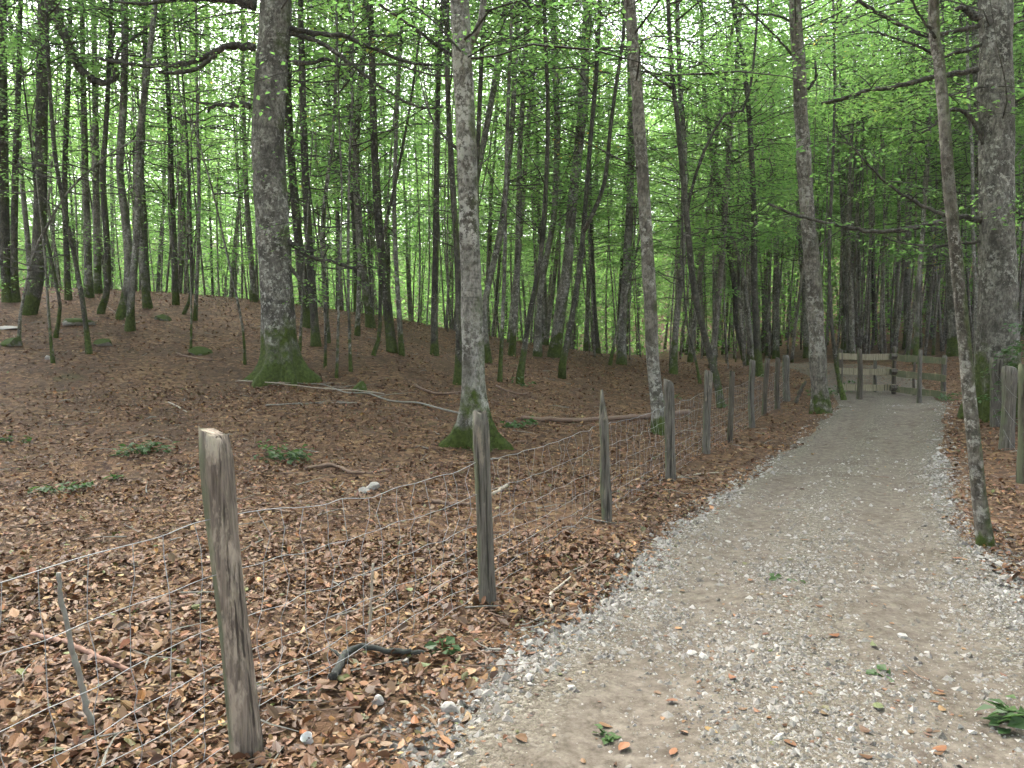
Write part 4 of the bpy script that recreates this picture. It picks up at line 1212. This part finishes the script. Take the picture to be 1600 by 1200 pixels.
def cup():
    p = hit(484, 1170); 
    prof = [(0.0, 0.004), (.020, .004), (.0215, .0), (.0225, .003), (.030, .052), (.032, .054), (.031, .056), (.029, .053), (.0205, .006), (0, .006)]
    V, Fc = [], []
    s = 20
    for r, z in prof:
        for j in range(s):
            a = 2 * math.pi * j / s; V.append((r * math.cos(a), r * math.sin(a), z))
    for i in range(len(prof) - 1):
        for j in range(s):
            k = (j + 1) % s; Fc.append((i * s + j, i * s + k, (i + 1) * s + k, (i + 1) * s + j))
    o = obj("plastic_cup", new_mesh("plastic_cup", V, Fc, ["cup_plastic"], smooth=True), None, (p.x, p.y, gz(p.x, p.y) + .012), "small white plastic cup lying in the leaves by the first post", "cup")
    o.rotation_euler = (R(25), R(-15), 0); o.scale = (.75,) * 3
cup()

# ------------------------------------------------------------------ litter and gravel
LEAFCOL = np.array([(0.27, 0.15, 0.075), (0.23, 0.115, 0.055), (0.18, 0.082, 0.04), (0.10, 0.058, 0.04), (0.31, 0.195, 0.105), (0.36, 0.21, 0.07), (0.29, 0.125, 0.04), (0.12, 0.16, 0.045), (0.42, 0.30, 0.17)])
LEAFP = np.array([.22, .21, .16, .12, .12, .055, .045, .025, .045])
SHAPE8 = np.array([[0, 0], [.20, .12], [.32, .40], [.22, .74], [0, 1.0], [-.22, .74], [-.32, .40], [-.20, .12]])
SHAPE4 = np.array([[0, 0], [.34, .45], [0, 1.0], [-.34, .45]])
def flat_leaves(rg, x, y, z, size, col, tilt=0.35, curl=0.25, SH=SHAPE8):
    n = len(x); m = len(SH)
    cu = rg.normal(curl, .25, n)
    L = np.zeros((n, m, 3))
    L[:, :, 0] = SH[None, :, 0] * (0.75 + .35 * rg.random(n))[:, None]
    L[:, :, 1] = SH[None, :, 1] - .45
    L[:, :, 2] = np.abs(SH[None, :, 0]) * cu[:, None] + (SH[None, :, 1] - .45) ** 2 * rg.normal(.2, .35, n)[:, None]
    L *= size[:, None, None]
    roll, pitch, yaw = rg.normal(0, tilt, n), rg.normal(0, tilt, n), rg.random(n) * 6.28
    cr, sr, cp, sp, c, s = np.cos(roll)[:, None], np.sin(roll)[:, None], np.cos(pitch)[:, None], np.sin(pitch)[:, None], np.cos(yaw)[:, None], np.sin(yaw)[:, None]
    X, Y, Z = L[..., 0], L[..., 1], L[..., 2]
    X, Z = X * cr + Z * sr, -X * sr + Z * cr
    Y, Z = Y * cp - Z * sp, Y * sp + Z * cp
    X, Y = X * c - Y * s, X * s + Y * c
    Z = Z - Z.min(1, keepdims=True) * 0.85
    V = np.stack([X + x[:, None], Y + y[:, None], Z + z[:, None]], -1).reshape(-1, 3)
    b = np.arange(n)[:, None] * m
    h = m // 2
    Fq = np.concatenate([b + np.array([list(range(h + 1))]), b + np.array([[0] + list(range(h, m))])])
    C = np.repeat(np.concatenate([col, np.ones((n, 1))], 1), m, 0)
    return V, Fq, C
def leaf_colours(rg, n):
    c = LEAFCOL[rg.choice(len(LEAFCOL), n, p=LEAFP)]
    return np.clip(c * np.array([1.08, 1.0, .88]) * np.clip(rg.lognormal(math.log(.52), .36, (n, 1)), .16, 1.25) * rg.normal(1, .06, (n, 3)), .01, .6)
def litter():
    rg = np.random.default_rng(31)
    for r0, r1, dens, SH, nm in ((1.0, 6.5, 1300, SHAPE8, "near"), (6.5, 30, 0, SHAPE4, "far")):
        xs, ys = [], []
        for a0, a1, dn in (((r0, 4.2, 3000), (4.2, r1, 1900)) if dens else ((r0, 10, 800), (10, 16, 380), (16, 30, 120))):
            A = (a1 ** 2 - a0 ** 2) / 2 * R(82); n = int(A * dn)
            r = np.sqrt(rg.uniform(a0 ** 2, a1 ** 2, n)); a = rg.uniform(R(-41), R(41), n)
            xs.append(r * np.sin(a)); ys.append(r * np.cos(a))
        if not dens:                                   # leaves blown over the track beyond the gate
            yy = rg.uniform(22, 31, 5000); l_, r_ = road_lr(yy); xs.append(l_ + (r_ - l_) * rg.random(5000)); ys.append(yy)
        x, y = np.concatenate(xs), np.concatenate(ys)
        s = road_in(x, y) + .55 * fbm(x * 1.3, y * 1.3, 4)
        patch = fbm(x * .9, y * .9, 3)
        keep = (s < 0.0) & (rg.random(len(x)) < np.clip(0.85 + 2.6 * patch, .25, 1))
        keep |= (s >= 0.0) & (rg.random(len(x)) < 0.30 * np.exp(-s / .14))
        l, rr_ = road_lr(y); t = (x - l) / (rr_ - l)
        keep |= (s > 0.2) & (np.abs(t - .5) < .2) & (rg.random(len(x)) < .016 + .05 * np.clip(patch, 0, 1))
        keep |= (s > 0.2) & (rg.random(len(x)) < .004)
        keep |= (y > 22.5) & (rg.random(len(x)) < .9)
        x, y, s = x[keep], y[keep], s[keep]
        z = np.where(s < 0, ground_z(x, y), np.maximum(road_z(x, y), ground_z(x, y) - .09 * np.clip((s - .1) / .25, 0, 1))) + .002
        z = z + np.where(s < 0, .02 * rg.random(len(x)), 0)
        dist = np.hypot(x, y)
        size = np.clip(rg.lognormal(math.log(.035), .38, len(x)), .014, .08) * (1 + .02 * np.clip(dist - 6, 0, 15)) * np.where(s > .1, .8, 1)
        V, Fq, C = flat_leaves(rg, x, y, z, size, leaf_colours(rg, len(x)), tilt=np.where(s > .1, .10, .36), curl=np.where(s > .1, .08, .3), SH=SH)
        me = new_mesh("leaf_litter", V, Fq, ["dead_leaf"], attrs={"col": ('FLOAT_COLOR', C)})
        obj("leaf_litter", me, kind="stuff", label="carpet of curled brown fallen beech leaves " + ("in the foreground" if dens else "covering the wood's floor"), category="leaf litter")
litter()
def marked_leaves():
    rg = np.random.default_rng(8)
    OR, GN, YL = (0.24, 0.09, 0.032), (0.11, 0.16, 0.055), (0.30, 0.19, 0.055)
    spec = [(975,1175,OR,"orange leaf lying on gravel at the picture's lower edge, left of centre track"),(1052,1187,OR,"orange leaf at the lower edge, second from left on the gravel"),(1468,1188,OR,"large orange leaf on the gravel at the lower right"),
            (1050,1108,OR,"brown-orange leaf on the gravel left of the long stone"),(1145,1077,OR,"small orange leaf on the track below the pale twig"),(1303,1003,OR,"orange leaf right of the pale crooked twig"),
            (1257,853,OR,"tan leaf on the track's middle strip above the dark cluster"),(1172,914,OR,"orange leaf just left of the dark green cluster"),(1495,881,OR,"small orange leaf near the foot of the half-mossy leaning beech"),
            (1365,1022,GN,"pair-like pale green leaf on the near right track"),(1372,1118,GN,"yellow-green leaf on the near right gravel"),(1110,1160,YL,"yellowish leaf on gravel near the lower edge"),
            (664,1055,GN,"green leaf on litter right of the blackish mossy branch"),(804,965,YL,"bright yellow leaf beside the second post's foot"),(672,1097,OR,"orange leaf above the large pale stone"),
            (648,1140,OR,"orange leaf among white stones at the lower edge"),(640,930,GN,"light green leaf on litter behind the mesh"),(170,1108,GN,"light green leaf on litter at the lower left")]
    for u, v, c, lab in spec:
        p = hit(u, v)
        x, y = np.array([p.x]), np.array([p.y])
        z = float(max(road_z(x, y)[0], ground_z(x, y)[0])) if road_in(x, y)[0] > 0 else gz(p.x, p.y) + .02
        V, Fq, C = flat_leaves(rg, np.zeros(1), np.zeros(1), np.full(1, .004), np.array([rg.uniform(.06, .078)]), np.array([c]) * rg.uniform(.7, 1.1), tilt=.08, curl=.1)
        obj("fallen_leaf", new_mesh("fallen_leaf", V, Fq, ["dead_leaf"], attrs={"col": ('FLOAT_COLOR', C)}), None, (p.x, p.y, z + .004), lab, "leaf", "bright single fallen leaves")
marked_leaves()

def gravel():
    rg = np.random.default_rng(41)
    def scatter(n, r0, r1):
        r = np.sqrt(rg.uniform(r0 ** 2, r1 ** 2, n)) if r1 < 9 else r0 + (r1 - r0) * rg.random(n) ** 1.3
        a = rg.uniform(R(-24), R(40), n); return r * np.sin(a), r * np.cos(a)
    X, Y = [], []
    for n, a, b in ((190000, 1.8, 6), (110000, 6, 12), (30000, 12, 21)):
        x, y = scatter(n, a, b); X.append(x); Y.append(y)
    x, y = np.concatenate(X), np.concatenate(Y)
    l, r = road_lr(y); t = (x - l) / (r - l)
    s = np.minimum(x - l, r - x)
    edge = np.exp(-(s / .22) ** 2)
    mid = np.exp(-((t - .5) / .16) ** 2)
    pr = .16 + .60 * edge + .16 * mid + 1.2 * fbm(x * 1.1, y * 1.1, 3) + .35 * np.exp(-((r - x) / .45) ** 2)
    near = np.clip((6.5 - y) / 4, 0, 1)
    pr += .16 * near * (t > .12)
    pr -= .18 * (np.exp(-((t - .26) / .09) ** 2) + np.exp(-((t - .69) / .09) ** 2))
    keep = (s > -.5) & (rg.random(len(x)) < np.clip(pr, 0.02, 1) * np.where(s < -.05, .35, 1) * np.where(s < -.25, .4, 1))
    x, y, s, edge, mid = x[keep], y[keep], s[keep], edge[keep], mid[keep]
    n = len(x)
    z = np.where(s > 0, np.maximum(road_z(x, y), ground_z(x, y) - .09 * np.clip((s - .1) / .25, 0, 1)), np.maximum(ground_z(x, y), road_z(x, y)))
    size = np.clip(rg.lognormal(math.log(.0046), .62, n), .0022, .026) * (1 + .55 * edge) * (1 + .05 * np.clip(np.hypot(x, y) - 4, 0, 10))
    base = np.array([[1, 0, -.2], [0, 1, -.2], [-1, 0, -.2], [0, -1, -.2], [0, 0, 1.0]])
    V = base[None] * (size[:, None, None] * rg.uniform(.65, 1.3, (n, 5, 1)))
    V[:, :, :2] += rg.normal(0, .25, (n, 5, 2)) * size[:, None, None]
    V[:, :, 2] *= .65
    yaw = rg.random(n) * 6.28; c, sn = np.cos(yaw)[:, None], np.sin(yaw)[:, None]
    vx = V[..., 0] * c - V[..., 1] * sn; vy = V[..., 0] * sn + V[..., 1] * c
    V = np.stack([vx + x[:, None], vy + y[:, None], V[..., 2] + z[:, None] + .15 * size[:, None]], -1).reshape(-1, 3)
    Ft = np.array([[0, 1, 4], [1, 2, 4], [2, 3, 4], [3, 0, 4]])
    Fc = (np.arange(n)[:, None, None] * 5 + Ft[None]).reshape(-1, 3)
    tint = np.repeat(np.clip(rg.normal(.40, .27, n), 0, 1), 5)
    me = new_mesh("gravel", V, Fc, ["limestone"], attrs={"tint": ('FLOAT', tint)})
    obj("gravel", me, kind="stuff", label="loose white limestone gravel over the track", category="gravel")
    return n
gravel()
def twigs():
    rg = np.random.default_rng(61)
    Vs, Fs, off = [], [], 0
    for k in range(900):
        r = 2.2 + 20 * rg.random() ** 1.5; a = rg.uniform(R(-40), R(40))
        x, y = r * math.sin(a), r * math.cos(a)
        if road_in(np.array([x]), np.array([y]))[0] > -.05 and rg.random() < .9: continue
        L = rg.uniform(.08, .45); q = rg.random() * 6.28; bd = rg.normal(0, .25)
        P = []
        for t in (0, .35, .7, 1.0):
            px_, py_ = x + math.cos(q + bd * t) * L * t, y + math.sin(q + bd * t) * L * t
            P.append((px_, py_, gz(px_, py_) + .018 + .02 * rg.random()))
        V, Fc = tube(np.array(P), np.linspace(rg.uniform(.0025, .006), .0015, 4) * (1 + .04 * r), 4)
        Vs.append(V); Fs += [tuple(i + off for i in f) for f in Fc]; off += len(V)
    mi = rg.random(len(Fs) // 14 + 1)
    me = new_mesh("twig_litter", np.vstack(Vs), Fs, ["stick_brown", "stick_grey"], [int(mi[i // 14] < .35) for i in range(len(Fs))])
    obj("twig_litter", me, kind="stuff", label="small dead twigs strewn through the leaf litter", category="twigs")
twigs()
def big_stones():
    rg = np.random.default_rng(51)
    vars_ = [rock_mesh(rg, 1, .75, .5, "limestone", 1) for _ in range(8)]
    n = 0
    while n < 260:
        y = 2.3 + 13 * rg.random() ** 1.8
        l, r = road_lr(np.array([y])); l, r = float(l[0]), float(r[0])
        q = rg.random()
        x = l + rg.normal(.02, .16) if q < .5 else (r + rg.normal(-.1, .16) if q < .75 else rg.uniform(l + .2, r - .1))
        if abs((x / y) * F_PX) > 830: continue
        n += 1
        s = float(np.clip(rg.lognormal(math.log(.019), .35), .012, .045))
        zz = max(float(road_z(x, y)[0]), gz(x, y) if (x < l or x > r) else -9)
        o = obj("stone", vars_[rg.integers(8)], None, (x, y, zz + .15 * s),
                "loose white stone along the track's left edge" if q < .5 else ("loose white stone along the track's right edge" if q < .75 else "loose white stone lying out on the track's gravel"), "stone",
                "white stones of the left edge" if q < .5 else ("white stones of the right edge" if q < .75 else "white stones on the gravel"))
        o.scale = (s, s, s); o.rotation_euler = (rg.normal(0, .2), rg.normal(0, .2), rg.random() * 6.28)
big_stones()

# ------------------------------------------------------------------ thin haze added to lighten the dark depth of the wood
def haze():
    import bmesh
    bm = bmesh.new(); bmesh.ops.create_cube(bm, size=1.0)
    for v in bm.verts: v.co = Vector((v.co.x * 3060, v.co.y * 3060, -9 if v.co.z < 0 else 62))
    me = bpy.data.meshes.new("haze"); bm.to_mesh(me); bm.free()
    m = bpy.data.materials.new("haze"); m.use_nodes = True
    nt = m.node_tree; nt.nodes.clear()
    out = nt.nodes.new("ShaderNodeOutputMaterial"); v = nt.nodes.new("ShaderNodeVolumePrincipled")
    v.inputs["Color"].default_value = (0.86, 0.88, 0.84, 1); v.inputs["Density"].default_value = 0.0005
    v.inputs["Anisotropy"].default_value = 0.2
    nt.links.new(v.outputs[0], out.inputs["Volume"])
    me.materials.append(m)
    obj("haze", me, kind="stuff", label="thin haze added to lighten the depth between the trees", category="haze")
haze()
